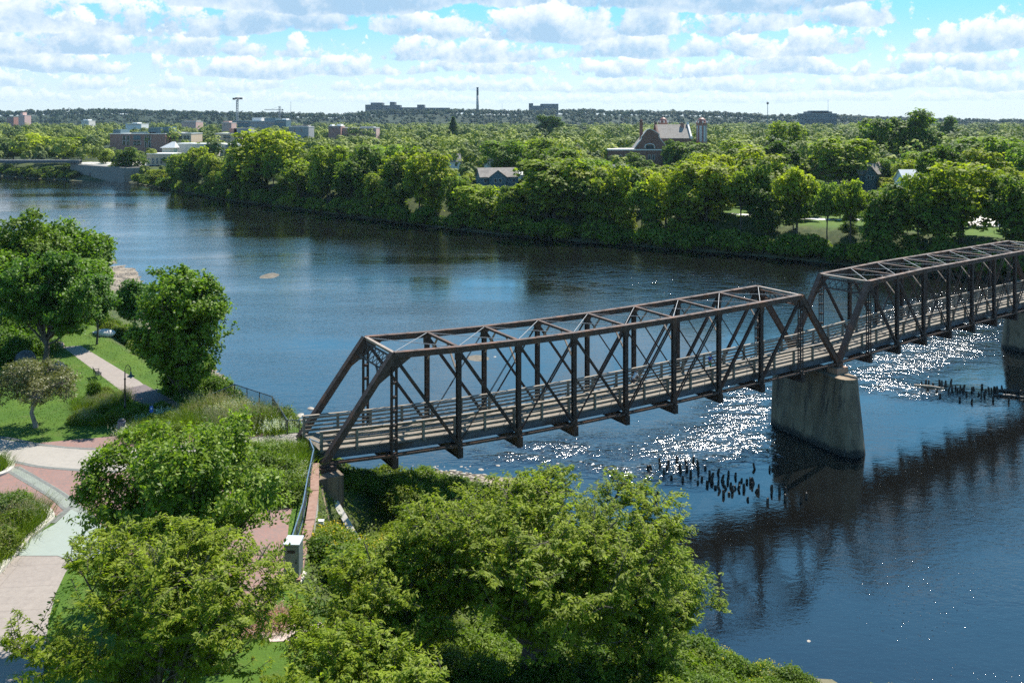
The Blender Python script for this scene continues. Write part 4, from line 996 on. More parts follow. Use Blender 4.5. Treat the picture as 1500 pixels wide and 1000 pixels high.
# ------------------------------------------------------------------ shrubs, flowers and tall grasses
def shrub_proto(name, seed, rad, nl, nc, nf, leaf, spread, mat, **kw):
    rng = np.random.default_rng(seed); cr = crown_np(rng, rad, nl, nc, nf, leaf, spread, low=-.05, **kw)
    v, q, t, c, CL = cr; t_ = empty(name); mb = MB()
    for p in c[:10]: mb.tube(((rng.normal() * .08, rng.normal() * .08, -.2), (p[0] * .5, p[1] * .5, p[2] * .5 + .1), tuple(p)), (.035, .025, .008), 4, cap=False)
    s = mb.build('stems', BARK, t_); v = v.copy(); v[:, 2] += rad[2] * .12
    f = link('foliage', np_mesh('foliage', v, q, {'tone': t}), mat, t_); return t_, [(s, []), (f, [])]
def tuft_proto(name, seed, n, h, spread, w, mat, plume=None):
    """upright blades leaning outward, optional feathery heads"""
    rng = np.random.default_rng(seed); b = rng.normal(size=(n, 2)) * spread; lean = b * .7 + rng.normal(size=(n, 2)) * .22 * h; H = h * rng.uniform(.55, 1.1, n)
    a = rng.uniform(0, math.pi, n); sx = np.stack([np.cos(a), np.sin(a)], 1) * w / 2; V_, Q_ = [], []
    p0 = np.concatenate([b, np.zeros((n, 1)) - .05], 1); p1 = np.concatenate([b + lean * .35, H[:, None] * .6], 1); p2 = np.concatenate([b + lean, H[:, None]], 1); s3 = np.concatenate([sx, np.zeros((n, 1))], 1)
    V_ = np.stack([p0 - s3, p0 + s3, p1 + s3 * .8, p1 - s3 * .8, p2 + s3 * .15, p2 - s3 * .15], 1).reshape(-1, 3); i = np.arange(n)[:, None] * 6
    Q_ = np.concatenate([i + np.array([[0, 1, 2, 3]]), i + np.array([[3, 2, 4, 5]])]); tone = np.tile(rng.random(n), 2)
    t_ = empty(name); f = link('blades', np_mesh('blades', V_, Q_, {'tone': tone}), mat, t_); ch = [(f, [])]
    if plume:
        m = rng.random(n) < .45; pos = p2[m]; k = 9; P = np.repeat(pos, k, 0) + rng.normal(size=(len(pos) * k, 3)) * np.array([.035, .035, .11])
        v, q, t = leaf_quads(rng, P, unit(rng.normal(size=P.shape)), .09, .03, rng.random(len(P))); h_ = link('blossoms', np_mesh('blossoms', v, q, {'tone': t}), plume, t_); ch.append((h_, []))
    return t_, ch
PLUME = leafmat('plume_tan', (.17, .16, .10), (.32, .30, .20), .3, .2, .7)

YELLOW = leafmat('flower_yellow', (.45, .33, .02), (.62, .50, .06), .3, .2, .6)
PINKF = leafmat('flower_pink', (.52, .26, .25), (.72, .46, .44), .3, .2, .6)
WHITEF = leafmat('flower_white', (.55, .55, .48), (.75, .75, .68), .3, .2, .6)
shr = [shrub_proto('leafy_shrub', 60, (1.5, 1.4, 1.25), 14, 46, 10, (.20, .10), .15, LEAF_HERB), shrub_proto('leafy_shrub', 61, (1.2, 1.3, 1.5), 14, 44, 10, (.22, .09), .16, LEAF_HERB), shrub_proto('leafy_shrub', 62, (1.7, 1.6, 1.1), 16, 44, 10, (.18, .08), .15, LEAF_HERB)]
yel = [shrub_proto('flowering_shrub', 63, (1.4, 1.4, 1.2), 14, 42, 10, (.18, .08), .15, LEAF_HERB)]
rng = np.random.default_rng(64)
v, q, t = leaf_quads(rng, np.concatenate([unit(rng.normal(size=(150, 3)) + np.array([0, 0, .6])) * np.array([1.45, 1.45, 1.3]) * rng.uniform(.85, 1.05, (150, 1)) + np.array([0, 0, .15])]), unit(rng.normal(size=(150, 3)) + np.array([0, 0, 1.2])), .10, .085, rng.random(150))
fl = link('blossoms', np_mesh('blossoms', v, q, {'tone': t}), YELLOW, yel[0][0]); yel[0][1].append((fl, []))
herb = [tuft_proto('herb_clump', 65, 330, .95, .38, .035, LEAF_HERB), tuft_proto('herb_clump', 66, 330, 1.15, .42, .03, LEAF_HERB)]
tall = [tuft_proto('grass_tuft', 67, 420, 1.5, .34, .022, LEAF_HERB, PLUME)]
meadow = [tuft_proto('flower_clump', 69, 260, .8, .36, .03, LEAF_HERB, WHITEF), tuft_proto('flower_clump', 70, 260, .7, .36, .03, LEAF_HERB, WHITEF), tuft_proto('flower_clump', 71, 240, .45, .34, .03, LEAF_HERB, PINKF)]
USED = set()
def put(proto, loc, rz, sc, label, cat, group, color=(1, 1, 1, 1)):
    t, ch = proto
    if t.name not in USED:
        USED.add(t.name); t.location = loc; t.rotation_euler = (0, 0, rz); t.scale = (sc, sc, sc) if not isinstance(sc, tuple) else sc; tag(t, label, cat, group); t.color = color
        for o, _ in ch: o.color = color
        return t
    return copy_tree(t, ch, loc, rz, sc, label, group, color)
rnd = random.Random(8)
def in_poly(p, poly):
    r = False
    for i in range(len(poly)):
        a, b = poly[i], poly[(i + 1) % len(poly)]
        if (a[1] > p[1]) != (b[1] > p[1]) and p[0] < (b[0] - a[0]) * (p[1] - a[1]) / (b[1] - a[1]) + a[0]: r = not r
    return r
def scatter(poly, n, mind, protos, scs, label, cat, group, tints=((1, 1, 1),), seed=1):
    rd = random.Random(seed); x0, x1 = min(p[0] for p in poly), max(p[0] for p in poly); y0, y1 = min(p[1] for p in poly), max(p[1] for p in poly); pts = []; tries = 0
    while len(pts) < n and tries < n * 60:
        tries += 1; p = (rd.uniform(x0, x1), rd.uniform(y0, y1))
        if not in_poly(p, poly) or any((p[0] - q[0]) ** 2 + (p[1] - q[1]) ** 2 < mind * mind for q in pts): continue
        if (p[0] + 10.2) ** 2 + ((p[1] - 61.5) / 2) ** 2 < 4.2: continue
        pts.append(p); c = rd.choice(tints); b = rd.uniform(.85, 1.15); s = rd.uniform(*scs)
        put(rd.choice(protos), (p[0], p[1], gz(*p) - .06), rd.uniform(0, 6.28), s, label, cat, group, (c[0] * b, c[1] * b, c[2] * b, 1))
    return pts
PP = lambda pts, z=PLZ: [tuple(px(x, y, z)[:2]) for x, y in pts]
G1 = ((1, 1, 1), (1.2, 1.1, .9), (.85, .95, .9))
# slope right of the coped wall, down to the water
slope = [(-11.2, 50), (-11.0, 55), (-11.6, 60), (-9.6, 62.5), (-8.5, 68), (-10.5, 73), (-10, 77), (-4, 77), (.5, 72), (5, 65), (9, 57), (12, 53.5), (11, 47), (4, 43), (-3, 44), (-8.6, 47.5)]
scatter(slope, 120, 1.25, shr, (.75, 1.3), 'leafy green shrub on the river slope between the bridge end and the biggest locust', 'shrub', 'shrubs on the near river slope', ((1.1, 1.1, .9), (1.3, 1.15, .85), (.85, .95, .85)), 2)
scatter([(-11, 50.5), (-11.2, 56), (-9, 60), (-5, 58), (-4, 51), (-8, 48)], 22, 1.0, yel, (.75, 1.1), 'yellow-flowered shrub on the slope right of the galvanised cabinet', 'shrub', 'yellow flowering shrubs by the cabinet', ((1.25, 1.15, .8),), 3)
scatter([(9, 57.5), (13, 54.6), (20, 51.4), (29, 48), (29, 41), (15, 42), (10, 47)], 70, 1.0, shr + yel, (.6, 1.05), 'low leafy shrub along the water at the bottom right', 'shrub', 'shrubs along the bottom right shore', ((1.25, 1.15, .85), (1.05, 1.1, .9)), 4)
scatter([(-12.4, 66.5), (-10.5, 68), (-9.5, 73.5), (-11.5, 76)], 10, 1.1, shr, (.5, .8), 'small shrub in the gap under the near end of the bridge', 'shrub', 'shrubs under the bridge end', ((.9, 1, .9),), 6)
scatter([(-7.5, 42.5), (-2, 42), (6, 38.8), (12, 35.5), (12, 32), (3, 34), (-4, 36.5), (-8, 39)], 34, 1.15, shr, (.6, 1.05), 'leafy shrub around the foot of the biggest locust at the bottom centre', 'shrub', 'shrubs under the biggest locust', ((1.15, 1.1, .85), (1, 1.05, .9)), 18)
# bank left of the bridge above the river
scatter([(-17.5, 73.2), (-22.5, 78.6), (-30, 85.6), (-27.5, 92), (-20, 85), (-15.8, 79)], 22, 1.4, shr, (.6, 1.0), 'leafy shrub on the bank below the black park railing', 'shrub', 'shrubs below the park railing', G1, 7)
scatter([(-33, 87), (-46, 103), (-58, 118), (-52, 122), (-38, 108), (-29, 92)], 30, 1.9, shr, (.9, 1.7), 'wild shrub on the river bank behind the big rounded maple', 'shrub', 'wild shrubs on the bank up to the gravel beach', G1, 9)
# beds
scatter(PP([(262, 606), (300, 600), (345, 600), (400, 612), (418, 634), (352, 640), (300, 640), (262, 632)]), 60, .55, herb + tall[:1] + meadow[:1], (.8, 1.25), 'tall wild flowers and herbs in the bed between the brick path and the black railing', 'plant', 'herbs in the bed by the railing', G1, 10)
scatter(PP([(345, 664), (440, 656), (446, 672), (420, 730), (408, 745), (372, 735), (350, 700)]), 75, .5, herb + meadow[:1] + shr[:1], (.7, 1.1), 'lush green herbs in the bed left of the stair handrail', 'plant', 'herbs in the bed left of the handrail', ((1.1, 1.1, .9), (1, 1.05, .9)), 11)
scatter(PP([(100, 618), (112, 590), (150, 576), (185, 585), (190, 612), (160, 622), (125, 624)]), 34, .6, herb + tall[:1] + shr[:1], (.45, .75), 'feathery grass clump in the lawn bed beside the lamp post', 'plant', 'grasses in the bed beside the lamp post', G1, 12)
scatter(PP([(176, 612), (235, 604), (262, 625), (250, 645), (205, 646), (180, 640)]), 34, .55, meadow[1:2] + herb + shr[2:3], (.6, .95), 'pale-leaved flowering clump around the blue sign', 'plant', 'flowering clumps around the blue sign', ((1.25, 1.2, 1.1), (1, 1, .9)), 13)
scatter(PP([(-60, 745), (40, 748), (60, 757), (45, 775), (10, 810), (-20, 840), (-60, 850)]), 84, .42, herb + herb + shr[:1] + tall[:1], (.7, 1.05), 'tall feathery grass in the planter with the long white curb', 'plant', 'tall grasses in the long-curbed planter', G1, 14)
scatter(PP([(-25, 699), (0, 690), (9, 686), (9, 680), (0, 675), (-20, 672)]), 12, .4, herb, (.5, .7), 'low green herbs in the small round planter at the left edge', 'plant', 'herbs in the small round planter', G1, 15)
scatter(PP([(345, 912), (372, 905), (420, 905), (422, 918), (372, 928), (350, 925)]), 14, .35, meadow[2:3], (.7, 1.0), 'pink flowers around the stone paving in the grass', 'flowers', 'pink flowers by the stone slab', ((1, 1, 1),), 16)
p = px(137, 580, PLZ); put(shr[1], (p.x, p.y, PLZ - .05), 1.0, (.55, .55, 1.0), 'slender upright shrub beside the park bench', 'shrub', None, (.9, 1, .95, 1))
for i, (xx, yy, s) in enumerate(((10, 528, 1.6), (24, 522, 1.5), (58, 514, 1.5), (0, 520, 1.9), (-14, 505, 2.3), (8, 496, 2.4), (30, 500, 2.0), (20, 480, 2.6), (-12, 478, 2.8), (48, 488, 2.0), (40, 472, 2.6), (90, 484, 1.6), (104, 476, 1.8))):
    p = px(xx, yy, PLZ); put(shr[i % 3], (p.x, p.y, PLZ - .05), i, s, 'dark hedge-like shrub behind the crabapple at the left edge', 'shrub', 'shrubs behind the crabapple', (.75, .95, .85, 1))
for i, (xx, yy) in enumerate(((262, 571), (276, 579), (297, 581), (318, 580), (338, 575), (302, 570), (328, 566))):
    p = px(xx, yy, PLZ); put(shr[i % 3], (p.x, p.y, gz(p.x, p.y) - .05), i, (1.05, 1.05, 1.2), 'low shrub under the skirt of the big rounded maple by the path', 'shrub', 'shrubs under the rounded maple', (.9, 1.05, .8, 1))
# wild ground cover on the slopes: nobody could count it
rng = np.random.default_rng(90); n = 60000
X_ = rng.uniform(-14, 32, n); Y_ = rng.uniform(38, 84, n); Z_ = ground_z(X_, Y_); pl = inside(X_, Y_, PLATEAU); dn_ = seg_dist(X_, Y_, NEAR_SHORE); kp = (~pl) & (Z_ > .35) & (dn_ > .8) & ~((X_ > -9) & (Y_ > 76)); P = np.stack([X_, Y_, Z_ + rng.uniform(.02, .55, n)], 1)[kp]
v, q, t = leaf_quads(rng, P, unit(rng.normal(size=P.shape) * .6 + np.array([0, 0, 1.0])), .26, .12, np.clip(rng.normal(.5, .2, len(P)), 0, 1))
o = link('undergrowth', np_mesh('undergrowth', v, q, {'tone': t}), LEAF_HERB); o.color = (1.1, 1.08, .9, 1); tag(o, 'leafy ground cover on the river slope', 'undergrowth', kind='stuff')
n = 90000; X_ = rng.uniform(-60, -8, n); Y_ = rng.uniform(42, 104, n); kp = inside(X_, Y_, PLATEAU)
def in_any(X_, Y_, polys):
    r = np.zeros(X_.shape, bool)
    for p in polys: r |= inside(X_, Y_, p)
    return r
hard = [PP(a) for a in ([(-60, 640), (60, 640), (175, 630), (330, 622), (445, 634), (452, 652), (440, 700), (424, 760), (414, 850), (396, 895), (330, 895), (230, 860), (112, 828), (82, 880), (72, 960), (-160, 1000), (-200, 640)], [(90, 506), (120, 504), (345, 632), (262, 632)], [(370, 905), (480, 905), (480, 940), (370, 940)])]
kp &= ~in_any(X_, Y_, hard); P = np.stack([X_, Y_, np.full(n, PLZ + .015)], 1)[kp]; Wv = rng.normal(size=(len(P), 3)) * .35 + np.array([0, 0, .5])
v, q, t = leaf_quads(rng, P, unit(rng.normal(size=P.shape) * .5 + np.array([0, 0, .6])), .12, .05, rng.random(len(P)), along=unit(Wv))
GRASS = leafmat('lawn_grass', (.045, .095, .009), (.095, .160, .017), .3, .2, .6)
tag(link('lawn_grass', np_mesh('lawn_grass', v, q, {'tone': t}), GRASS), 'short mown park grass', 'grass', kind='stuff')

# ------------------------------------------------------------------ old pilings, logs and stones in the river
WOOD_W = surf('wet_timber', (.020, .016, .013), (.045, .036, .028), rough=.6, scale=7, stretch=(1, 1, .2), c3=(.075, .062, .05))
def piling_proto(seed):
    rg = np.random.default_rng(seed); m = MB(); r0 = .15; lean = rg.normal(size=2) * .06; pts = [(0, 0, -1.2), (lean[0] * .3, lean[1] * .3, .1), (lean[0] * .7, lean[1] * .7, .45), (lean[0], lean[1], .8)]
    m.tube(pts, [r0 * 1.08, r0, r0 * .95, r0 * .8], 9); me_o = m.build('timber_piling', WOOD_W, smooth=False)
    for v_ in me_o.data.vertices:
        if v_.co.z > .6: v_.co.z += rg.uniform(-.14, .1)
        v_.co.x += rg.normal() * .008
    return me_o
pil = [piling_proto(s) for s in (1, 2, 3, 4)]; pil_used = set()
def place_copy(o, used, loc, rz, sc, label, cat, group):
    if o.name in used: c = o.copy(); col.objects.link(c)
    else: c = o; used.add(o.name)
    c.location = loc; c.rotation_euler = (0, 0, rz); c.scale = sc if isinstance(sc, tuple) else (sc, sc, sc); return tag(c, label, cat, group)
rd = random.Random(41)
LEFTP = [(95, 185), (122, 190), (185, 165), (180, 140), (235, 185), (245, 150), (308, 140), (215, 220), (270, 255), (330, 175), (335, 210), (380, 145), (383, 195), (350, 270), (408, 240), (428, 130), (460, 165), (465, 210), (462, 290), (490, 265), (517, 185), (530, 305), (548, 240),
         (605, 215), (590, 325), (560, 260), (635, 270), (625, 345), (685, 230), (680, 280), (650, 380), (735, 245), (740, 330), (690, 370), (670, 330), (765, 300), (820, 280), (848, 290), (825, 410), (872, 290), (860, 315), (885, 355), (985, 195), (1000, 330), (970, 435), (1000, 370), (880, 185),
         (610, 300), (645, 300), (700, 315), (715, 350), (780, 270), (755, 330), (800, 335), (905, 340), (560, 285), (1060, 360), (1100, 350), (1100, 420), (1215, 430), (1255, 400)]
for x, y in LEFTP:
    p = px(930 + x / 5, 650 + y / 5, 0); place_copy(rd.choice(pil), pil_used, (p.x, p.y, 0), rd.uniform(0, 6), (rd.uniform(.6, .95), rd.uniform(.65, 1.0), rd.uniform(.3, .75)), 'rotted black timber piling in the cluster left of the pier', 'piling', 'old pilings left of the pier')
for x, y in ((65, 385), (155, 410), (165, 385)):
    p = px(930 + x / 5, 650 + y / 5, 0); place_copy(rd.choice(pil), pil_used, (p.x, p.y, 0), rd.uniform(0, 6), (.9, .9, .6), 'short rotted piling among pale stones beside the locust top', 'piling', 'pilings beside the locust')
RIGHTP = [(180, 220), (230, 200), (268, 195), (325, 215), (265, 280), (410, 200), (440, 200), (365, 295), (495, 235), (490, 200), (415, 365), (520, 300), (550, 190), (570, 300), (615, 265), (640, 310), (670, 415), (680, 260), (715, 260), (755, 340), (720, 300), (820, 435), (850, 270), (825, 300), (955, 260),
          (950, 370), (915, 340), (990, 355), (1040, 270), (1050, 310), (1110, 290), (1100, 410), (1155, 270), (1150, 330), (1215, 265), (1365, 275), (1300, 420), (1390, 260), (480, 240), (700, 290), (660, 300), (1000, 300), (1080, 300), (1130, 300), (1440, 300), (1470, 330)]
for x, y in RIGHTP:
    p = px(1330 + x / 8.82, 540 + y / 8.82, 0); place_copy(rd.choice(pil), pil_used, (p.x, p.y, 0), rd.uniform(0, 6), (rd.uniform(.6, .95), rd.uniform(.65, 1.0), rd.uniform(.4, .8)), 'rotted black timber piling in the row right of the pier', 'piling', 'old pilings right of the pier')
for i, (a, b, lab) in enumerate((((1339, 565), (1388, 571), 'pale-topped old beam at the left end of the right pilings'), ((1458, 572), (1500, 575), 'dark log lying behind the right end of the pilings'), ((1455, 579), (1502, 583), 'thin dark log in front of the right end of the pilings'))):
    A_, B_ = px(*a, 0), px(*b, 0); o_ = A_.copy(); m = MB(); m.tube((Vector((0, 0, .05)), (B_ - A_) * .5 + Vector((0, 0, .14)), (B_ - A_) + Vector((0, 0, .06))), (.16, .18, .13), 8); tag(m.build('sunken_log', WOOD_W if i else surf('bleached_timber', (.28, .22, .16), (.38, .31, .24), rough=.8, scale=4), loc=A_), lab, 'log')
stn = [link('river_stone', rock_mesh(200 + i, .55, 2, .35), ST_R) for i in range(5)]; st_used = set()
def stones(n, cx, cy, rx, ry, smin, smax, label, group, seed):
    rg = random.Random(seed)
    for _ in range(n):
        x = rg.gauss(cx, rx); y = rg.gauss(cy, ry); p = px(x, y, 0); s = rg.uniform(smin, smax) * (1 if rg.random() > .15 else 1.5)
        place_copy(rg.choice(stn), st_used, (p.x, p.y, max(gz(p.x, p.y), -.1) + s * .12), rg.uniform(0, 6.28), (s * rg.uniform(.8, 1.5), s, s * rg.uniform(.6, 1)), label, 'stone', group)
stones(90, 655, 690, 30, 7, .07, .20, 'pale stone on the gravel spit beyond the bridge end', 'stones on the gravel spit', 1)
stones(44, 702, 681, 15, 5, .07, .19, 'pale stone in the shallow patch right of the gravel spit', 'stones in the shallow patch', 2)
stones(26, 845, 672, 60, 4, .06, .17, 'wet stone in the line from the spit to the pilings', 'stones in a line to the pilings', 3)
stones(24, 985, 684, 32, 5, .06, .17, 'pale stone lying between the left pilings', 'stones between the left pilings', 4)
stones(18, 1175, 728, 24, 5, .07, .15, 'small pale stone in the dark water below the pier', 'stones below the pier', 5)
stones(34, 700, 524, 17, 3.0, .08, .2, 'pale stone on the little shoal seen through the truss', 'stones on the shoal', 6)
stones(5, 958, 719, 9, 4, .2, .36, 'larger flat stone in the calm water right of the locust top', 'flat stones by the locust', 7)
stones(3, 1185, 938, 3, 1, .18, .28, 'lone stone in the dark water at the bottom right', 'stones at the bottom right', 8)
stones(10, 440, 610, 9, 8, .35, .6, 'pale riprap stone behind the far end of the bridge railing', 'riprap behind the railing', 9)
# sand shoals that just break the surface
SAND = surf('shoal_gravel', (.085, .07, .048), (.14, .118, .085), rough=.9, scale=2.5, c3=(.16, .13, .09), bump=.03)
def shoal(x, y, rx, ry, label, seed):
    p = px(x, y, 0); Yr = (px(x, y - ry, 0).y - px(x, y + ry, 0).y) / 2; Xr = rx / F * p.y; m = rock_mesh(seed, 1.0, 4, .30)
    o = link('gravel_shoal', m, SAND, None, (p.x, p.y, -.05)); o.scale = (Xr, Yr, .09); return tag(o, label, 'shoal', kind='structure')
shoal(394, 404, 15, 5.5, 'small sand shoal breaking the river surface', 301); shoal(697, 524, 22, 5.5, 'low gravel shoal seen through the truss', 302)

# ------------------------------------------------------------------ two people on the bridge
SKIN = surf('skin', (.42, .24, .17), (.46, .27, .19), rough=.6, scale=8); HAIR = surf('hair', (.03, .022, .018), (.05, .035, .028), rough=.6, scale=20)
def skin_obj(name, pts, edges, mat, parent, root=0, lev=2):
    me = bpy.data.meshes.new(name); me.from_pydata([p[:3] for p in pts], edges, []); me.update(); o = link(name, me, mat, parent)
    sk = o.modifiers.new('skin', 'SKIN'); sk.use_smooth_shade = True; sk.branch_smoothing = .4
    for i, p in enumerate(pts):
        d = me.skin_vertices[0].data[i]; d.radius = (p[3], p[4] if len(p) > 4 else p[3]); d.use_root = (i == root)
    sb = o.modifiers.new('sub', 'SUBSURF'); sb.levels = lev; sb.render_levels = lev; return o
def person(loc, rz, label, arms, legs, lean, shirt, pants, long_hair=False):
    r = empty('person', loc, rz, label, 'person')
    hip = Vector((0, 0, .92)); L = lambda z: Vector((0, lean * (z - .92), 0))
    J = [(0, 0, .93, .13, .11), (0, L(1.15).y, 1.15, .125, .10), (0, L(1.36).y, 1.36, .15, .10), (0, L(1.47).y, 1.47, .06, .06), (0, L(1.53).y, 1.545, .055, .06), (0, L(1.62).y + .012, 1.63, .078, .095), (0, L(1.7).y, 1.715, .062, .075)]
    E = [(i, i + 1) for i in range(6)]
    for s in (-1, 1):
        n = len(J); sh = Vector((s * .17, L(1.40).y, 1.40)); el, wr, hd = arms[0 if s < 0 else 1]
        J += [(*sh, .055), (*el, .042), (*wr, .028), (*hd, .036, .022)]; E += [(2, n), (n, n + 1), (n + 1, n + 2), (n + 2, n + 3)]
        for f in range(4):
            k = len(J); d = (Vector(hd) - Vector(wr)).normalized(); o_ = Vector((0, (f - 1.5) * .02, 0)); J.append((*(Vector(hd) + d * (.075 + .008 * (f in (1, 2))) + o_), .008)); E.append((n + 3, k))
        k = len(J); J.append((*(Vector(hd) + Vector((0, .045, .01))), .009)); E.append((n + 3, k))
        n = len(J); kn, an, toe = legs[0 if s < 0 else 1]; J += [(s * .095, 0, .86, .088), (*kn, .058), (*an, .038), (*toe, .035, .025)]; E += [(0, n), (n, n + 1), (n + 1, n + 2), (n + 2, n + 3)]
    body = skin_obj('body', J, E, SKIN, r)
    m = MB(); hy = L(1.63).y
    for s in (-1, 1): m.lathe([(.004, -.012), (.013, 0), (.004, .012)], c=(s * .032, hy + .098, 1.64), n=8)
    m.build('eyes', HAIR, body); m = MB(); m.tube(((0, hy + .09, 1.635), (0, hy + .12, 1.60)), (.008, .014), 6); m.build('nose', SKIN, body); m = MB(); m.box((0, hy + .095, 1.567), (.045, .012, .008)); m.build('mouth', surf('lips', (.28, .12, .10), (.32, .14, .12)), body)
    q = [(0, hy - .01, 1.60 if not long_hair else 1.48, .075, .07), (0, hy - .018, 1.70, .088, .095), (0, hy - .01, 1.755, .06, .07)]; skin_obj('hair', q, [(0, 1), (1, 2)], HAIR, r)
    P = [(0, 0, .93, .15, .125), (0, L(1.15).y, 1.15, .145, .118), (0, L(1.36).y, 1.36, .168, .115), (0, L(1.45).y, 1.445, .075, .07)]; E = [(0, 1), (1, 2), (2, 3)]
    for s in (-1, 1):
        n = len(P); sh = Vector((s * .17, L(1.40).y, 1.40)); el = Vector(arms[0 if s < 0 else 1][0]); P += [(*sh, .07), (*(sh.lerp(el, .75)), .06)]; E += [(2, n), (n, n + 1)]
    skin_obj('shirt', P, E, shirt, r)
    P = [(0, 0, .96, .152, .125)]; E = []
    for s in (-1, 1):
        n = len(P); kn = Vector(legs[0 if s < 0 else 1][0]); P += [(s * .095, 0, .85, .105), (*(Vector((s * .095, 0, .85)).lerp(kn, .85)), .092)]; E += [(0, n), (n, n + 1)]
    skin_obj('shorts', P, E, pants, r); return r
kk = 7.02
def find_k(pxx, w):
    ks = np.linspace(0, 10, 2001); return float(ks[np.argmin([abs(750 + F * br(k, w).x / br(k, w).y - pxx) for k in ks])])
k1 = find_k(1040, 3.6); pp = br(k1, 3.6, DKZ)
person(pp, A1 - math.pi / 2, 'walker in a blue shirt and green shorts on the bridge deck', [((-.24, .02, 1.13), (-.23, .14, .95), (-.22, .18, .88)), ((.24, -.06, 1.12), (.23, -.02, .92), (.22, 0, .85))],
       [((-.10, .16, .48), (-.10, .08, .08), (-.10, .20, .03)), ((.10, -.04, .48), (.10, -.26, .12), (.10, -.18, .03))], .08, surf('shirt_blue', (.03, .09, .40), (.05, .14, .50), rough=.8, scale=5), surf('shorts_green', (.01, .20, .07), (.02, .27, .10), rough=.8, scale=5))
k2 = find_k(927, 3.4); pp = br(k2, 3.4, DKZ)
WH = surf('shirt_white', (.66, .66, .66), (.76, .76, .76), rough=.8, scale=5)
person(pp, A1 - math.pi / 2, 'person in a white shirt and dark cap bending forward behind a bridge post', [((-.22, .52, 1.10), (-.18, .72, 1.02), (-.18, .80, .98)), ((.22, .52, 1.10), (.18, .72, 1.02), (.18, .80, .98))],
       [((-.10, .22, .55), (-.10, .06, .10), (-.10, .2, .03)), ((.10, .06, .50), (.10, -.20, .12), (.10, -.1, .03))], .75, WH, surf('shorts_dark', (.03, .03, .05), (.05, .05, .08), rough=.8, scale=5))

# ------------------------------------------------------------------ the far bank: trees
def broad_proto(seed, rad, cz, nl, nc, nf, leaf, spread, **kw):
    rng = np.random.default_rng(seed); cr = crown_np(rng, rad, nl, nc, nf, leaf, spread, **kw)
    return tree_thing('broad_tree', rng, rad, cz, .28, 8, cr, LEAF_FAR, BARK, None)
K = dict(low=-.95, shell=(.42, .95), rl=(.20, .40), flat=.5, up=.6, jit=.32)
PRO = [broad_proto(300, (5.6, 5.6, 7.0), 8.4, 30, 34, 7, (.85, .60), .50, **K), broad_proto(301, (6.4, 6.2, 6.6), 8.8, 34, 32, 7, (.85, .60), .50, **K), broad_proto(302, (4.6, 4.8, 7.2), 8.6, 26, 34, 7, (.85, .60), .50, **K),
       broad_proto(303, (6.0, 5.4, 6.8), 8.6, 40, 24, 7, (.80, .55), .45, low=-.7, shell=(.5, .95), rl=(.18, .32), flat=.5, up=.6), broad_proto(304, (5.2, 5.2, 5.8), 9.8, 26, 34, 7, (.85, .60), .48, low=-.4, shell=(.45, .9), rl=(.24, .4), flat=.55, up=.6)]
def conifer_proto(seed):
    rng = np.random.default_rng(seed); n = 2600; h = rng.random(n) ** .8; a = rng.uniform(0, 6.28, n); r = (1 - h) * 3.0 * rng.uniform(.45, 1.0, n) * (1 + .22 * np.sin(h * 60)); P = np.stack([r * np.cos(a), r * np.sin(a), 2 + h * 13], 1)
    d = np.stack([np.cos(a), np.sin(a), np.full(n, -.25)], 1); v, q, t = leaf_quads(rng, P, unit(np.array([0, 0, 1.0]) + d * .4 + rng.normal(size=(n, 3)) * .3), .95, .35, np.clip(rng.normal(.4, .2, n), 0, 1), along=d, droop=.2)
    t_ = empty('conifer_tree'); s = MB().tube(((0, 0, -.3), (0, 0, 15)), (.25, .05), 7).build('trunk', BARK, t_); f = link('crown', np_mesh('crown', v, q, {'tone': t}), LEAF_FAR, t_); return t_, [(s, []), (f, [])]
CON = [conifer_proto(320)]
BUSH = []
for s in (330, 331, 332):
    rng = np.random.default_rng(s); cr = crown_np(rng, (2.4, 2.2, 2.3), 16, 30, 7, (.62, .42), .35, low=-.2, shell=(.4, .9), rl=(.26, .42), flat=.6, up=.5)
    v, q, t, c, CL = cr; t_ = empty('shoreline_bush'); mb = MB()
    for p_ in c[:6]: mb.tube(((0, 0, -.4), (p_[0] * .5, p_[1] * .5, p_[2] * .5 + .6), (p_[0], p_[1], p_[2] + 1.0)), (.07, .05, .02), 4, cap=False)
    sm = mb.build('stems', BARK, t_); v = v.copy(); v[:, 2] += 1.3; f = link('foliage', np_mesh('foliage', v, q, {'tone': t}), LEAF_FAR, t_); BUSH.append((t_, [(sm, []), (f, [])]))
fs_px = np.array([750 + F * x / y for x, y in FAR_SHORE[1:-3]]); fs_y = np.array([y for x, y in FAR_SHORE[1:-3]])
def shoreY(p): return float(np.interp(p, fs_px, fs_y))
# what must stay in sight: px range, the lowest photo row that shows it, its distance
CLEAR = [(690, 764, 268, 345), (705, 768, 250, 400), (652, 670, 246, 400), (888, 930, 226, 450), (928, 978, 236, 450), (978, 1020, 200, 450), (1020, 1044, 204, 450), (158, 250, 214, 650), (246, 346, 204, 640), (216, 256, 238, 520), (256, 342, 222, 540),
         (-40, 118, 259, 508), (112, 192, 264, 498), (150, 200, 240, 520), (1200, 1232, 262, 340), (1254, 1286, 272, 335), (1318, 1342, 280, 300), (1424, 1456, 322, 262), (422, 455, 200, 850), (366, 420, 184, 1400), (322, 340, 188, 1200), (20, 38, 174, 1500), (480, 552, 194, 950), (180, 210, 186, 1300), (264, 290, 182, 1300), (1078, 1084, 314, 236), (1218, 1228, 316, 236)]
def sight_ok(pxx, Y, top_y, hw):
    for a, b, yl, Yb in CLEAR:
        if Y < Yb and pxx + hw > a and pxx - hw < b and top_y < yl: return False
    return True
FARUSED = set()
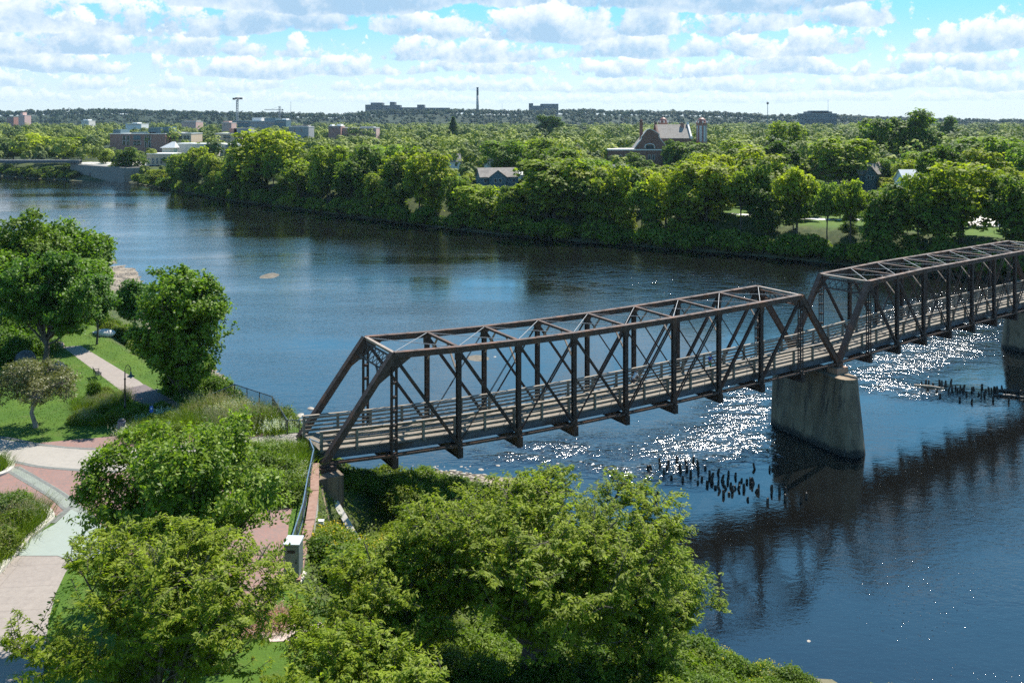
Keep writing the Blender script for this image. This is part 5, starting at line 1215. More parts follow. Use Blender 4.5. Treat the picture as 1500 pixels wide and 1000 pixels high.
def put_far(proto, pxx, Y, top_y=None, width=None, height=None, tint=(1, 1, 1), label='', cat='tree', group=None, pw=11.4, ph=16.2):
    x = (pxx - 750) / F * Y; g = gz(x, Y); h = height if height else CAMZ - (top_y - 178) / F * Y - g; w = width / F * Y if width else h * .72
    sc = (w / pw, w / pw, h / ph); t, ch = proto; c = (*tint, 1); rz = rnd.uniform(0, 6.28)
    if t.name not in FARUSED:
        FARUSED.add(t.name); t.location = (x, Y, g - .1); t.rotation_euler = (0, 0, rz); t.scale = sc; tag(t, label, cat, group); t.color = c
        for o, _ in ch: o.color = c
        return t
    return copy_tree(t, ch, (x, Y, g - .1), rz, sc, label, group, c)
BRT, MID, DRK, GRY, OLV = (1.75, 1.55, .95), (1.15, 1.15, .95), (.70, .82, .85), (1.05, 1.15, 1.35), (1.45, 1.30, .95)
# trees one can tell apart: px, top row, width px, metres behind the shore, tint, label
ANCH = [(50, 193, 46, 60, (2.3, 2.0, .9), 'brightest yellow-green tree behind the low footbridge', 0), (100, 197, 46, 52, MID, 'mid green tree right of the brightest yellow one behind the footbridge', 1), (20, 205, 40, 62, GRY, 'greyish tree left of the brightest yellow one behind the footbridge', 2),
        (190, 213, 40, 14, DRK, 'dark round tree at the end of the stone river wall', 0), (155, 219, 22, 42, MID, 'small young tree on the terrace behind the stone river wall', 2), (172, 236, 22, 8, MID, 'low tree at the foot of the brick building behind the wall', 1),
        (232, 246, 34, 6, OLV, 'low bright bush-like tree on the bank just right of the stone wall', 3), (262, 221, 34, 10, MID, 'leaning tree in front of the low tan building', 3), (290, 212, 44, 14, OLV, 'olive tree in front of the white flat-roofed building', 4), (316, 221, 40, 10, OLV, 'lower olive tree left of the tall bright tree at the bend', 0),
        (390, 183, 104, 16, (1.7, 1.5, .95), 'tallest and broadest bright tree on the bend of the far bank', 3), (350, 228, 46, 5, MID, 'green tree at the left foot of the tallest bright tree', 1), (436, 230, 54, 6, MID, 'green tree at the right foot of the tallest bright tree', 4), (480, 205, 56, 12, MID, 'rounded green tree right of the tallest bright tree', 1),
        (527, 207, 66, 10, DRK, 'big dark tree on the far bank left of the straggly light one', 0), (575, 222, 54, 8, OLV, 'straggly light tree on the far bank with a pale trunk', 2), (632, 216, 72, 10, OLV, 'wide olive tree left of the blue-grey house', 3), (668, 252, 40, 6, DRK, 'dark bush-like tree left below the blue-grey house', 1),
        (700, 266, 68, 6, (1.4, 1.4, .8), 'low spreading tree right in front of the blue-grey house', 1), (748, 276, 46, 5, (1.5, 1.4, .8), 'small bright tree at the right foot of the blue-grey house', 3), (812, 224, 104, 9, MID, 'broad dark-based tree right of the blue-grey house', 1), (858, 236, 66, 8, DRK, 'dark tree right of the broad one beside the blue-grey house', 0),
        (905, 241, 48, 8, BRT, 'bright yellow-green tree in front of the left end of the brick church', 2), (940, 262, 40, 6, GRY, 'grey-leaved brushy tree at the water below the church', 4), (976, 246, 66, 8, BRT, 'bright yellow-green tree below the church gable', 3), (1035, 230, 72, 10, OLV, 'tall olive tree right below the church tower', 1),
        (1085, 246, 52, 9, MID, 'green tree on the lawn strip right of the tall olive one', 4), (1113, 228, 50, 14, DRK, 'dark tree rising behind the lawn path', 0), (1167, 240, 62, 9, BRT, 'bright tree with pale green leaves over the lawn path', 4), (1212, 262, 44, 7, GRY, 'greyish tree with a bare trunk over the lawn path', 4), (1246, 258, 52, 7, MID, 'mid green tree at the right end of the lawn path', 4),
        (1300, 262, 66, 7, DRK, 'dark green tree in front of the white house gable', 0), (1345, 245, 60, 8, MID, 'mid green tree left of the big olive one at the right', 3), (1408, 229, 116, 11, (1.55, 1.4, .9), 'largest olive tree at the right with dark forked limbs', 3), (1484, 246, 66, 8, DRK, 'dark tree at the right edge beside the pale lot', 1), (1540, 235, 80, 9, MID, 'tree cut off by the right edge above the truss', 0),
        (1345, 158, 76, 215, DRK, 'highest tree on the right skyline', 2), (1290, 165, 58, 215, DRK, 'dark broad tree left of the highest skyline tree', 1), (1450, 192, 90, 130, GRY, 'broad grey-green tree below the skyline at the right', 1), (1395, 205, 66, 120, (.6, .75, .75), 'very dark round tree behind the big olive one', 0), (1150, 172, 60, 240, MID, 'broad tree crown right of the church tower on the skyline', 3),
        (1010, 204, 60, 190, DRK, 'dark tree covering the right side of the church', 1), (985, 203, 34, 190, (.6, .75, .75), 'darkest narrow tree against the church wall', 2), (935, 221, 40, 150, DRK, 'dark green tree in front of the church gable', 0), (740, 200, 66, 130, (.9, 1.05, 1.1), 'blue-green round tree above the house roofs', 1), (800, 198, 70, 150, MID, 'wide mid green tree above the blue-grey house', 3),
        (1080, 200, 80, 110, MID, 'wide tree crown between the church tower and the right trees', 0), (1230, 195, 90, 130, MID, 'rounded crown in the middle of the right-hand canopy', 1)]
NT_ = 0; occ = []
for p_, ty, w_, back, tint, lab, pi in ANCH:
    Y = shoreY(p_) + back; put_far(PRO[pi], p_, Y, ty, w_, None, tint, lab); occ.append(((p_ - 750) / F * Y, Y, w_ / F * Y * .42)); NT_ += 1
for p_, ty, w_, Y in ((664, 171, 34, 900), (800, 170, 36, 880), (815, 171, 30, 870), (1390, 172, 36, 700)):
    put_far(CON[0] if p_ == 664 else PRO[2], p_, Y, ty, w_, None, (.55, .7, .75), {664: 'dark pointed conifer under the tall chimney', 800: 'dark tall tree left below the right-hand hill block', 815: 'second dark tall tree below the right-hand hill block', 1390: 'dark tall tree in the canopy near the right skyline'}[p_], 'tree', None, 6.0 if p_ == 664 else 11.4, 15.2)
TINTS = [(1.1, 1.1, .95), (.62, .72, .75), (1.5, 1.32, .9), (.95, 1.1, 1.15), (.5, .62, .7), (1.75, 1.5, .9), (1.25, 1.2, .95), (1.05, 1.2, 1.45)]
ZONES = [(-80, 120, 'behind the low footbridge at the left'), (120, 345, 'around the brick campus buildings'), (345, 520, 'around the tall bright tree on the bend'), (520, 680, 'below the left hilltop block'), (680, 780, 'around the blue-grey house'), (780, 920, 'between the blue-grey house and the church'), (920, 1060, 'around the brick church'), (1060, 1280, 'above the lawn path'), (1280, 1600, 'on the right above the truss')]
def zone(p):
    for a, b, s in ZONES:
        if a <= p < b: return s
    return ZONES[-1][2]
def tone_word(t): return 'yellow-green' if t[0] > 1.35 else ('dark green' if t[0] < .8 else ('grey-green' if t[2] > 1.2 else 'mid green'))
rnd = random.Random(17); p_ = -60.0
# front row: every tree along the water
while p_ < 1560:
    Y0 = shoreY(p_); step = rnd.uniform(6.0, 9.5); p_ += step * F / math.hypot(Y0, 120) * (.8 if p_ < 900 else 1.0); back = rnd.uniform(4, 13); Y = shoreY(p_) + back; h = rnd.uniform(10, 19) if p_ < 1060 or p_ > 1280 else rnd.uniform(8, 16)
    if p_ < 190: continue
    x = (p_ - 750) / F * Y; g = gz(x, Y); ty = 178 + (CAMZ - g - h) / Y * F; w = h * rnd.uniform(.6, .85) * F / Y
    if not sight_ok(p_, Y, ty, w * .45): h = rnd.uniform(4.0, 6.5); ty = 178 + (CAMZ - g - h) / Y * F; w = h * 1.0 * F / Y
    if not sight_ok(p_, Y, ty, w * .35): continue
    t_ = rnd.choice(TINTS[:5] + TINTS[:2]); put_far(rnd.choice(PRO), p_, Y, ty, w, None, t_, f'{tone_word(t_)} front row tree {zone(p_)}', 'tree', f'{tone_word(t_)} front row trees {zone(p_)}'); NT_ += 1; occ.append((x, Y, w / F * Y * .4))
# bushes hanging over the waterline
p_ = -70.0; NB_ = 0
while p_ < 1540 and NB_ < 190:
    Y0 = shoreY(p_); p_ += rnd.uniform(2.6, 3.8) * F / math.hypot(Y0, 140) * .9; Y = shoreY(p_) + (rnd.uniform(.8, 4.5) if p_ > 115 else rnd.uniform(1, 11))
    if 108 < p_ < 196: continue
    h = rnd.uniform(3.0, 6.6) if p_ > 115 else rnd.uniform(3, 4.6); t_ = rnd.choice([(.75, .9, .85), (.95, 1.0, .9), (.65, .8, .85), (1.2, 1.15, .9), (1.0, 1.1, 1.3)])
    put_far(rnd.choice(BUSH), p_, Y, None, h * 1.25 * F / Y, h, t_, f'{tone_word(t_)} waterline bush {zone(p_)}', 'bush', f'{tone_word(t_)} waterline bushes {zone(p_)}', 4.9, 4.0); NB_ += 1
for k in range(34):  # bushes below the footbridge: its shadow is put into their dark tints
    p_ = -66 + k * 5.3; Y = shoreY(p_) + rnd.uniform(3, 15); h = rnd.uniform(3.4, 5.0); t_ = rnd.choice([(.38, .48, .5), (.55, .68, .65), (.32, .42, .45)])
    put_far(rnd.choice(BUSH), p_, Y, None, h * 1.4 * F / Y, h, t_, f'{tone_word(t_)} bush with shade tinted into it under the low footbridge at the far left', 'bush', f'{tone_word(t_)} bushes with tinted-in shade under the low footbridge', 4.9, 4.0)
# the canopy behind, nearest first
cand = []
for i in range(9000):
    Y = 190 + 430 * rnd.random() ** 1.2; pxx = rnd.uniform(-60, 1570)
    if Y < shoreY(pxx) + 20: continue
    cand.append((Y - shoreY(pxx) * .25, Y, pxx))
cand.sort(); REST = []
for _, Y, pxx in cand:
    x = (pxx - 750) / F * Y; h = rnd.uniform(9, 20) * (1.12 if pxx > 1000 else 1.0); w = h * rnd.uniform(.62, .9)
    if any((x - a) ** 2 + (Y - b) ** 2 < (w * .40 + r) ** 2 for a, b, r in occ): continue
    g = gz(x, Y); ty = 178 + (CAMZ - g - h) / Y * F
    if not sight_ok(pxx, Y, ty, w * .5 * F / Y):
        h = rnd.uniform(4.5, 7); w = h; ty = 178 + (CAMZ - g - h) / Y * F
        if not sight_ok(pxx, Y, ty, w * .5 * F / Y): continue
    occ.append((x, Y, w * .40)); t_ = rnd.choice(TINTS)
    if NT_ < 318:
        put_far(rnd.choice(PRO), pxx, Y, ty, w * F / Y, None, t_, f'{tone_word(t_)} canopy tree {zone(pxx)}', 'tree', f'{tone_word(t_)} canopy trees {zone(pxx)}'); NT_ += 1
    else: REST.append((x, Y, g, h, w))
# far-off woods read as masses: one object each
def wood(name, label, T, leaf, per, mat, seed, color, low=-.3):
    rng = np.random.default_rng(seed); V_, Q_, TT = [], [], []; off = 0
    for x, y, g, h, w in T:
        nl = 7; c, r = lobes_for(rng, (w / 2, w / 2, h * .42), nl, low, (.42, .6), (.35, .75)); tn = np.clip(rng.normal(.5, .30), .02, 1); m = max(3, per // nl)
        for i in range(len(c)):
            d = unit(rng.normal(size=(m, 3)) + np.array([0, -.25, .5])); P = c[i] + d * r[i] * rng.uniform(.8, 1.05, (m, 1)) + np.array([x, y, g + h * .58])
            s = leaf * (y / 600) ** .35 if leaf < 2 else leaf
            v, q, t = leaf_quads(rng, P, unit(d + np.array([0, 0, .35]) + rng.normal(size=(m, 3)) * .12), s, s * .75, np.clip(tn + rng.normal(0, .07, m), 0, 1)); V_.append(v); Q_.append(q + off); TT.append(t); off += len(v)
    o = link(name, np_mesh(name, np.concatenate(V_), np.concatenate(Q_), {'tone': np.concatenate(TT)}), mat); o.color = (*color, 1); return tag(o, label, 'wood', kind='stuff')
LEAF_WOOD = leafmat('leaf_wood', (.034, .068, .016), (.250, .300, .045), .16, .2, .7)
LEAF_HILL = leafmat('leaf_hill', (.010, .030, .016), (.050, .085, .036), .2, .2, .7)
rg = random.Random(23)
WOODP = []
for i in range(9000):
    Y = 620 * (2300 / 620) ** (rg.random() ** .8); pxx = rg.uniform(-60, 1560); x = (pxx - 750) / F * Y
    h = rg.uniform(8, 21); w = h * rg.uniform(.75, 1.15); g = 9.8
    if any(abs(x - a) < (w + c) * .36 and abs(Y - b) < (w + c) * .36 * (1 + Y / 900) for a, b, c in WOODP): continue
    if not sight_ok(pxx, Y, 178 + (CAMZ - g - h) / Y * F, 7 * F / Y): continue
    WOODP.append((x, Y, w)); REST.append((x, Y, float(np.clip((Y - 500) / 900, 0, 1) * 3 + 6.6), h, w))
wood('distant_wood', 'unbroken canopy of town trees between the houses and the hills', REST, 1.9, 200, LEAF_WOOD, 400, (1.15, 1.12, .95))
HT = []; xs_ = np.array([rg.uniform(-1900, 2100) for _ in range(5600)]); ys_ = np.array([2180 + 900 * rg.random() for _ in xs_]); zs_ = ground_z(xs_, ys_)
for x, y, g in zip(xs_, ys_, zs_): h = rg.uniform(11, 20); HT.append((x, y, g, h, h * rg.uniform(.6, 1.0)))
wood('hillside_wood', 'dark woods covering the low hills on the horizon', HT, 5.0, 40, LEAF_HILL, 401, (1, 1, 1))

# ------------------------------------------------------------------ buildings
BRK = wallmat('brick_red', (.34, .15, .115), (.28, .12, .095), (.42, .35, .29), .6, .2); BRK_D = wallmat('brick_brown', (.23, .10, .070), (.17, .075, .055), (.22, .18, .15), .6, .2); TAN = wallmat('brick_tan', (.56, .42, .28), (.50, .37, .25), (.58, .50, .39), .6, .2)
STW = wallmat('river_wall_stone', (.25, .24, .21), (.19, .185, .165), (.22, .21, .19), 1.1, .5); GLASS = surf('window_glass', (.020, .035, .045), (.04, .06, .075), rough=.08, scale=.5, spec=.8)
TEAL = surf('teal_panel', (.055, .11, .135), (.075, .14, .165), rough=.5, scale=.4); LTW = surf('light_wall', (.55, .52, .47), (.62, .59, .53), rough=.85, scale=.4, c3=(.46, .43, .39)); ROOFG = surf('grey_roof', (.19, .18, .17), (.25, .24, .225), rough=.9, scale=1.2, c3=(.15, .14, .135))
ROOFT = surf('tan_roof', (.27, .235, .20), (.33, .29, .25), rough=.9, scale=1.5, c3=(.22, .19, .165)); ROOFW = surf('white_roof', (.60, .60, .58), (.68, .68, .66), rough=.8, scale=.3); BLU = surf('blue_siding', (.09, .15, .195), (.11, .175, .225), rough=.7, scale=.8, stretch=(.2, .2, 6)); WHT = surf('white_siding', (.62, .63, .64), (.70, .71, .72), rough=.7, scale=.8, stretch=(.2, .2, 6))
GRYB = surf('grey_wall', (.25, .25, .25), (.31, .31, .31), rough=.8, scale=.3); DOME = surf('copper_dome', (.24, .095, .07), (.32, .14, .105), rough=.5, scale=1.0, c3=(.38, .20, .16)); HOSP = surf('far_grey_wall', (.060, .075, .080), (.085, .10, .105), rough=.8, scale=.05); PINKW = surf('pink_wall', (.48, .30, .26), (.55, .36, .31), rough=.8, scale=.2); TRIM = surf('white_trim', (.62, .60, .56), (.70, .68, .64), rough=.7, scale=2)
def bldg(name, label, pxx, Y, rz=0.0, z=None, cat='building'):
    x = (pxx - 750) / F * Y; return empty(name, (x, Y, gz(x, Y) - .3 if z is None else z), R(rz), label, cat)
def top_z(y, Y): return CAMZ - (y - 178) / F * Y
def win_row(r, xs, zc, w, h, yf, mat=GLASS, name='window', frame=True):
    for x in xs:
        f = MB().box((x, yf - .03, zc), (w + .24, .12, h + .24)).build(name, TRIM, r); MB().box((x, yf - .10, zc), (w, .05, h)).build('pane', mat, f)
def house(label, pxx, Y, w, d, he, hr, rz, wall, roof, cross=None, chimney=False, wins=2):
    r = bldg('house', label, pxx, Y, rz, cat='house'); m = MB(); he += .3; hr += .3
    m.add([(-w / 2, -d / 2, 0), (w / 2, -d / 2, 0), (w / 2, d / 2, 0), (-w / 2, d / 2, 0), (-w / 2, -d / 2, he), (w / 2, -d / 2, he), (w / 2, d / 2, he), (-w / 2, d / 2, he), (-w / 2, 0, hr), (w / 2, 0, hr)],
          ((0, 1, 5, 4), (2, 3, 7, 6), (1, 2, 6, 9, 5), (3, 0, 4, 8, 7)))
    if cross:
        cx, cw, cd, ch = cross; f = -d / 2 - cd
        m.add([(cx - cw / 2, f, 0), (cx + cw / 2, f, 0), (cx + cw / 2, f, he), (cx, f, ch), (cx - cw / 2, f, he), (cx - cw / 2, -d / 2 + .2, 0), (cx - cw / 2, -d / 2 + .2, he), (cx + cw / 2, -d / 2 + .2, 0), (cx + cw / 2, -d / 2 + .2, he)], ((0, 1, 2, 3, 4), (5, 0, 4, 6), (1, 7, 8, 2)))
    m.build('wall', wall, r)
    m = MB(); e = .45; t = .16; k = (hr - he) / (d / 2)
    for s in (-1, 1):
        a, b = (s * (d / 2 + e), he - k * e + .05), (0, hr + .05)
        P = [(-w / 2 - e, a[0], a[1]), (w / 2 + e, a[0], a[1]), (w / 2 + e, b[0], b[1]), (-w / 2 - e, b[0], b[1])]; P += [(p[0], p[1], p[2] + t) for p in P]
        m.add(P, ((0, 3, 2, 1), (4, 5, 6, 7), (0, 1, 5, 4), (1, 2, 6, 5), (2, 3, 7, 6), (3, 0, 4, 7)))
    if cross:
        kb = (ch - he) / (cw / 2); yb = -d / 2 + min(d / 2, (ch - he) / k)
        for s in (-1, 1):
            P = [(cx + s * (cw / 2 + e), f - e, he - kb * e + .07), (cx, f - e, ch + .07), (cx, yb, ch + .07), (cx + s * (cw / 2 + e), -d / 2 - .1, he - kb * e + .07)]; P += [(p[0], p[1], p[2] + t) for p in P]
            m.add(P, ((0, 3, 2, 1), (4, 5, 6, 7), (0, 1, 5, 4), (1, 2, 6, 5), (2, 3, 7, 6), (3, 0, 4, 7)))
    rf = m.build('roof', roof, r)
    if chimney: MB().box((w * .2, .6, hr + .3), (.8, .8, 2.0)).build('chimney', BRK, rf)
    yf = -d / 2
    xs = [(-w / 2 + (i + .5) * w / wins) for i in range(wins)]
    if cross: xs = [x for x in xs if abs(x - cross[0]) > cross[1] / 2 + .7]; win_row(r, [cross[0] - .9, cross[0] + .9], he - 1.3, .9, 1.3, f)
    win_row(r, xs, he - 1.4, 1.0, 1.4, yf)
    return r
house('blue-grey house with a front gable and tan roof among the riverside trees', 728, 345, 14.5, 8.6, 5.2, 8.2, 14, BLU, ROOFT, (-1.2, 6.4, 2.2, 7.9), False, 4)
house('pale house with white-trimmed gable right behind the blue-grey house', 727, 398, 7.5, 9, 7.0, 10.4, 76, WHT, ROOFG, None, True, 2)
house('grey-roofed house right of the utility pole behind the blue-grey house', 756, 404, 11, 8, 7.6, 11.2, -8, WHT, ROOFG, (-2.4, 4.6, 1.2, 10.6), True, 3)
house('white house half hidden left of the blue-grey house', 660, 402, 8, 8, 8.4, 11.5, 10, WHT, ROOFG, None, False, 2)
house('low white garage right of the blue-grey house', 774, 352, 7, 6, 5.4, 6.6, 10, WHT, ROOFW, None, False, 2)
house('house with a pale grey roof in the right canopy', 1214, 340, 9, 9, 8.5, 12.2, 60, LTW, ROOFG, None, False, 2)
house('small house with teal gable and red brick base in the right canopy', 1265, 335, 8, 8, 6.8, 10.2, 8, TEAL, ROOFT, (0, 4.6, .8, 9.6), False, 2)
house('red-brown dormer house beside the teal-gabled one', 1279, 342, 5, 7, 8.2, 10.6, 0, BRK, ROOFT, None, False, 1)
house('white-gabled house left of the big olive tree at the right', 1330, 300, 5.5, 8, 6.6, 9.8, 0, WHT, ROOFW, None, False, 1)
house('house with a pale roof at the upper right edge', 1482, 330, 14, 9, 9.0, 12.5, 5, GRYB, ROOFT, None, False, 3)
house('house with a white roof in the canopy left of the church', 905, 372, 8, 7, 5.4, 8.0, 20, WHT, ROOFG, None, False, 2)

# brick church: low wing, gabled hall, two domed towers
Yc = 450.0; s_ = Yc / F; cx0 = 950; zc = gz((cx0 - 750) / F * Yc, Yc) - .3; ch_ = bldg('brick_church', 'dark brick church with two red domed towers and stepped gables', cx0, Yc, 0, zc, 'church')
X = lambda p: (p - cx0) * s_
Zt = lambda y: top_z(y, Yc) - zc
m = MB(); m.box(((X(891) + X(977)) / 2, 5, Zt(219.5) / 2), (X(977) - X(891), 18, Zt(219.5))); m.build('wing_wall', BRK_D, ch_)
m = MB(); m.box(((X(890.5) + X(977.5)) / 2, 5, Zt(219.2)), (X(977.5) - X(890.5) + .4, 18.5, .6)); m.build('cornice', TRIM, ch_)
g = MB(); zz = Zt(219) + .32; pts = [(X(927), zz), (X(976), zz), (X(972), Zt(212)), (X(963), Zt(200)), (X(963), Zt(196)), (X(954), Zt(190.5)), (X(950), Zt(189)), (X(946), Zt(190.5)), (X(938.5), Zt(200)), (X(938.5), Zt(203))]
g.add([(x, -4.0, z) for x, z in pts] + [(x, -3.3, z) for x, z in pts], (tuple(range(10)), tuple(reversed(range(10, 20)))) + tuple((i, 10 + i, 10 + (i + 1) % 10, (i + 1) % 10) for i in range(10))); g.build('front_gable', BRK_D, ch_)
m = MB()
for a, b in zip(pts[1:], pts[2:] + pts[:1]): m.beam((a[0], -3.65, a[1] + .12), (b[0], -3.65, b[1] + .12), 1.0, .3)
m.build('gable_coping', TRIM, ch_)
m = MB(); k = [X(930), X(972), X(950)]; zr = Zt(191.5)
m.add([(k[0], -3.3, zz), (k[2], -3.3, zr), (k[1], -3.3, zz), (k[0], 14, zz), (k[2], 14, zr), (k[1], 14, zz)], ((0, 1, 4, 3), (1, 2, 5, 4), (0, 3, 5, 2))); m.build('wing_roof', ROOFT, ch_)
m = MB(); m.tube([(X(943) + 0, -4.1, Zt(217)), (X(943), -4.1, Zt(214.5))] + [(X(950) - 7 * s_ * math.cos(t), -4.1, Zt(214.5) + 4 * s_ * math.sin(t)) for t in np.linspace(.3, 2.84, 7)] + [(X(957), -4.1, Zt(214.5)), (X(957), -4.1, Zt(217))], .22, 6); fr_ = m.build('window', TRIM, ch_)
m = MB(); m.box((X(950), -4.03, Zt(215.3)), (3.6, .06, 1.5)); m.build('pane', GLASS, fr_)
win_row(ch_, [X(949.5), X(955.5), X(902), X(908), X(916)], Zt(230), 1.0, 2.0, -4.0)
m = MB(); xa, xb = X(964), X(1012); ze = Zt(203); zr = Zt(183.2); y0, y1 = -1.0, 17.0; ym = 8.0
m.add([(xa, y0, 0), (xb, y0, 0), (xb, y1, 0), (xa, y1, 0), (xa, y0, ze), (xb, y0, ze), (xb, y1, ze), (xa, y1, ze), (xa, ym, zr - .1), (xb, ym, zr - .1)], ((0, 1, 5, 4), (2, 3, 7, 6), (1, 2, 6, 9, 5), (3, 0, 4, 8, 7))); m.build('hall_wall', BRK_D, ch_)
m = MB()
for s in (0, 1):
    ya = y0 - .3 if s == 0 else y1 + .3; P = [(xa + .3, ya, ze - .1), (xb - .3, ya, ze - .1), (xb - .3, ym, zr), (xa + .3, ym, zr)]; P += [(p[0], p[1], p[2] + .25) for p in P]; m.add(P, ((0, 3, 2, 1), (4, 5, 6, 7), (0, 1, 5, 4), (1, 2, 6, 5), (2, 3, 7, 6), (3, 0, 4, 7)))
m.build('hall_roof', ROOFT, ch_)
for xx in (xa, xb):
    m = MB()
    for ya in (y0 - .4, y1 + .4): m.beam((xx, ya, ze + .5), (xx, ym, zr + .75), .8, .8)
    m.box((xx, ym, zr + 1.0), (1.2, 1.2, 1.0)); m.box((xx, y0 - .3, ze + .5), (1.1, 1.1, 1.2)); m.build('hall_coping', TRIM if xx == xb else BRK_D, ch_)
m = MB(); m.box((X(1003), 6.5, zr - .3), (1.6, 1.6, 2.6)); m.build('chimney', BRK, ch_)
def dome_tower(pxc, wpx, ytop, ydr, yb, yd):
    r_ = wpx / 2 * s_; m = MB(); m.lathe([(r_, 0), (r_, Zt(yb)), (r_ * .96, Zt(yb)), (r_ * .96, Zt(ydr + 3)), (r_ * 1.12, Zt(ydr + 2.6)), (r_ * 1.12, Zt(ydr + 1.4)), (r_ * .9, Zt(ydr + 1))], c=(X(pxc), yd, 0), n=8); t = m.build('tower', BRK, ch_)
    m = MB(); H = Zt(ytop + 1.6) - Zt(ydr + 1); m.lathe([(r_ * .84 * math.cos(a), Zt(ydr + 1) + H * math.sin(a)) for a in np.linspace(0, 1.45, 8)] + [(.3, Zt(ytop + 1.4)), (.22, Zt(ytop)), (.05, Zt(ytop - .6))], c=(X(pxc), yd, 0), n=16); m.build('dome', DOME, t, smooth=True)
    for i in range(8):
        a = (i + .5) * math.pi / 4; rr_ = r_ * .96 * math.cos(math.pi / 8)
        m = MB(); m.box((X(pxc) + (rr_ + .05) * math.cos(a), yd + (rr_ + .05) * math.sin(a), (Zt(ydr + 6) + Zt(yb - 6)) / 2), (.18, r_ * .42, max(1.5, Zt(ydr + 6) - Zt(yb - 6))), a); m.build('tower_window', surf('pale_window', (.40, .44, .46), (.50, .54, .56), rough=.3), t)
    m = MB()
    for i in range(8):
        a = i * math.pi / 4; m.lathe([(.32, Zt(ydr + 2.6)), (.32, Zt(ydr + .2)), (.42, Zt(ydr + .1)), (.05, Zt(ydr - 1.2))], c=(X(pxc) + r_ * 1.02 * math.cos(a), yd + r_ * 1.02 * math.sin(a), 0), n=6)
    m.build('pinnacles', TRIM, t)
dome_tower(981.3, 15, 170.5, 178, 210, 20); dome_tower(1031.5, 16.5, 171, 178.5, 214, 6)
m = MB(); m.box((X(940), 2, Zt(196)), (4.4 * s_, 4.4 * s_, 2 * (Zt(180) - Zt(196)))); m.box((X(940), 2, Zt(180)), (5.6 * s_, 5.6 * s_, .5)); m.lathe([(.55, 0), (.8, .7), (.55, 1.4), (.1, 1.6)], c=(X(940), 2, Zt(180) + .2), n=8); m.build('pinnacle_stack', BRK_D, ch_)
m = MB(); m.box((X(974), -4.9, Zt(222) / 2), (9 * s_, 2.2, Zt(222))); m.build('porch', TEAL, ch_)

def box_block(name, label, x0, x1, ytop, Y, depth, wall, bands=(), pent=(), rz=0, cat='building', ybot=None, piers=None):
    """flat-roofed block read from photo columns x0..x1, roof at row ytop, at distance Y"""
    pc = (x0 + x1) / 2; r = bldg(name, label, pc, Y, rz, cat=cat); zb = r.location.z; w = (x1 - x0) / F * Y; H = top_z(ytop, Y) - zb
    MB().box((0, depth / 2, H / 2), (w, depth, H)).build('wall', wall, r); MB().box((0, depth / 2, H + .15), (w + .5, depth + .5, .5)).build('parapet', TRIM, r)
    for (bx0, bx1, by0, by1, mat) in bands:
        xa, xb = (bx0 - pc) / F * Y, (bx1 - pc) / F * Y; za, zb_ = top_z(by1, Y) - zb, top_z(by0, Y) - zb; o = MB().box(((xa + xb) / 2, -.06, (za + zb_) / 2), (xb - xa, .2, zb_ - za)).build('window_band', mat, r)
        m = MB(); n = max(1, int((xb - xa) / 2.2))
        for i in range(n + 1): m.box((xa + (xb - xa) * i / n, -.2, (za + zb_) / 2), (.16, .12, zb_ - za))
        m.box(((xa + xb) / 2, -.2, (za + zb_) / 2), (xb - xa, .10, .18)); m.build('mullions', TRIM if mat is GLASS else GRYB, o)
    for (qx0, qx1, qy, mat) in pent:
        xa, xb = (qx0 - pc) / F * Y, (qx1 - pc) / F * Y; h = top_z(qy, Y) - zb - H; MB().box(((xa + xb) / 2, depth * .5, H + h / 2), (xb - xa, depth * .6, h)).build('penthouse', mat, r)
    return r
box_block('campus_building', 'long red and tan brick campus building with blue-green window bays', 161, 242, 196.5, 650, 26, BRK, [(180, 184, 199, 213, GLASS), (186, 189.5, 199, 213, GLASS), (195.5, 206, 198.5, 205, TEAL), (195.5, 206, 207, 213, GLASS), (212, 215, 199, 216, GLASS), (217.5, 221, 199, 216, GLASS)], [(161, 172, 190, TEAL), (188, 224, 194, TEAL), (213, 231, 187, TEAL), (235, 243, 186, TEAL)])
box_block('campus_wing', 'tan brick wing with a glass upper storey right of the red campus building', 243, 280, 196, 660, 24, TAN, [(247, 257, 199, 204, GLASS), (259, 267, 199, 204, GLASS), (269, 278, 199, 204, GLASS)], [(250, 262, 194, GRYB), (268, 279, 194.5, TEAL)])
box_block('campus_wing', 'tan brick block with wide windows beside the tallest bright tree', 315, 345, 196, 690, 24, TAN, [(317, 322, 198.5, 203, GLASS), (327, 338, 198.5, 203, GLASS), (327, 331, 205, 208, GLASS), (334, 337, 205, 208, GLASS)], [(333, 344, 188.5, BRK), (340, 362, 188, GRYB)])
box_block('shop_building', 'low tan building with dark openings near the river wall', 215, 252, 226, 520, 14, TAN, [(217, 219.5, 232, 240, GLASS), (223, 225.5, 232, 240, GLASS), (229, 231.5, 232, 240, GLASS), (235, 237.5, 232, 240, GLASS), (244, 248, 231, 240, GLASS)])
box_block('shop_building', 'cream and white flat-roofed building behind the low tan one', 253, 318, 211.5, 560, 18, LTW, [(255, 262, 214, 218, PINKW), (301, 306, 213, 222, BRK)], [(256, 280, 210, ROOFW)])
box_block('shop_building', 'white building with a blue awning right of the cream one', 318, 342, 212.5, 570, 16, ROOFW, [(331, 340, 212.8, 216, surf('awning_blue', (.05, .14, .32), (.07, .17, .38), rough=.6))])
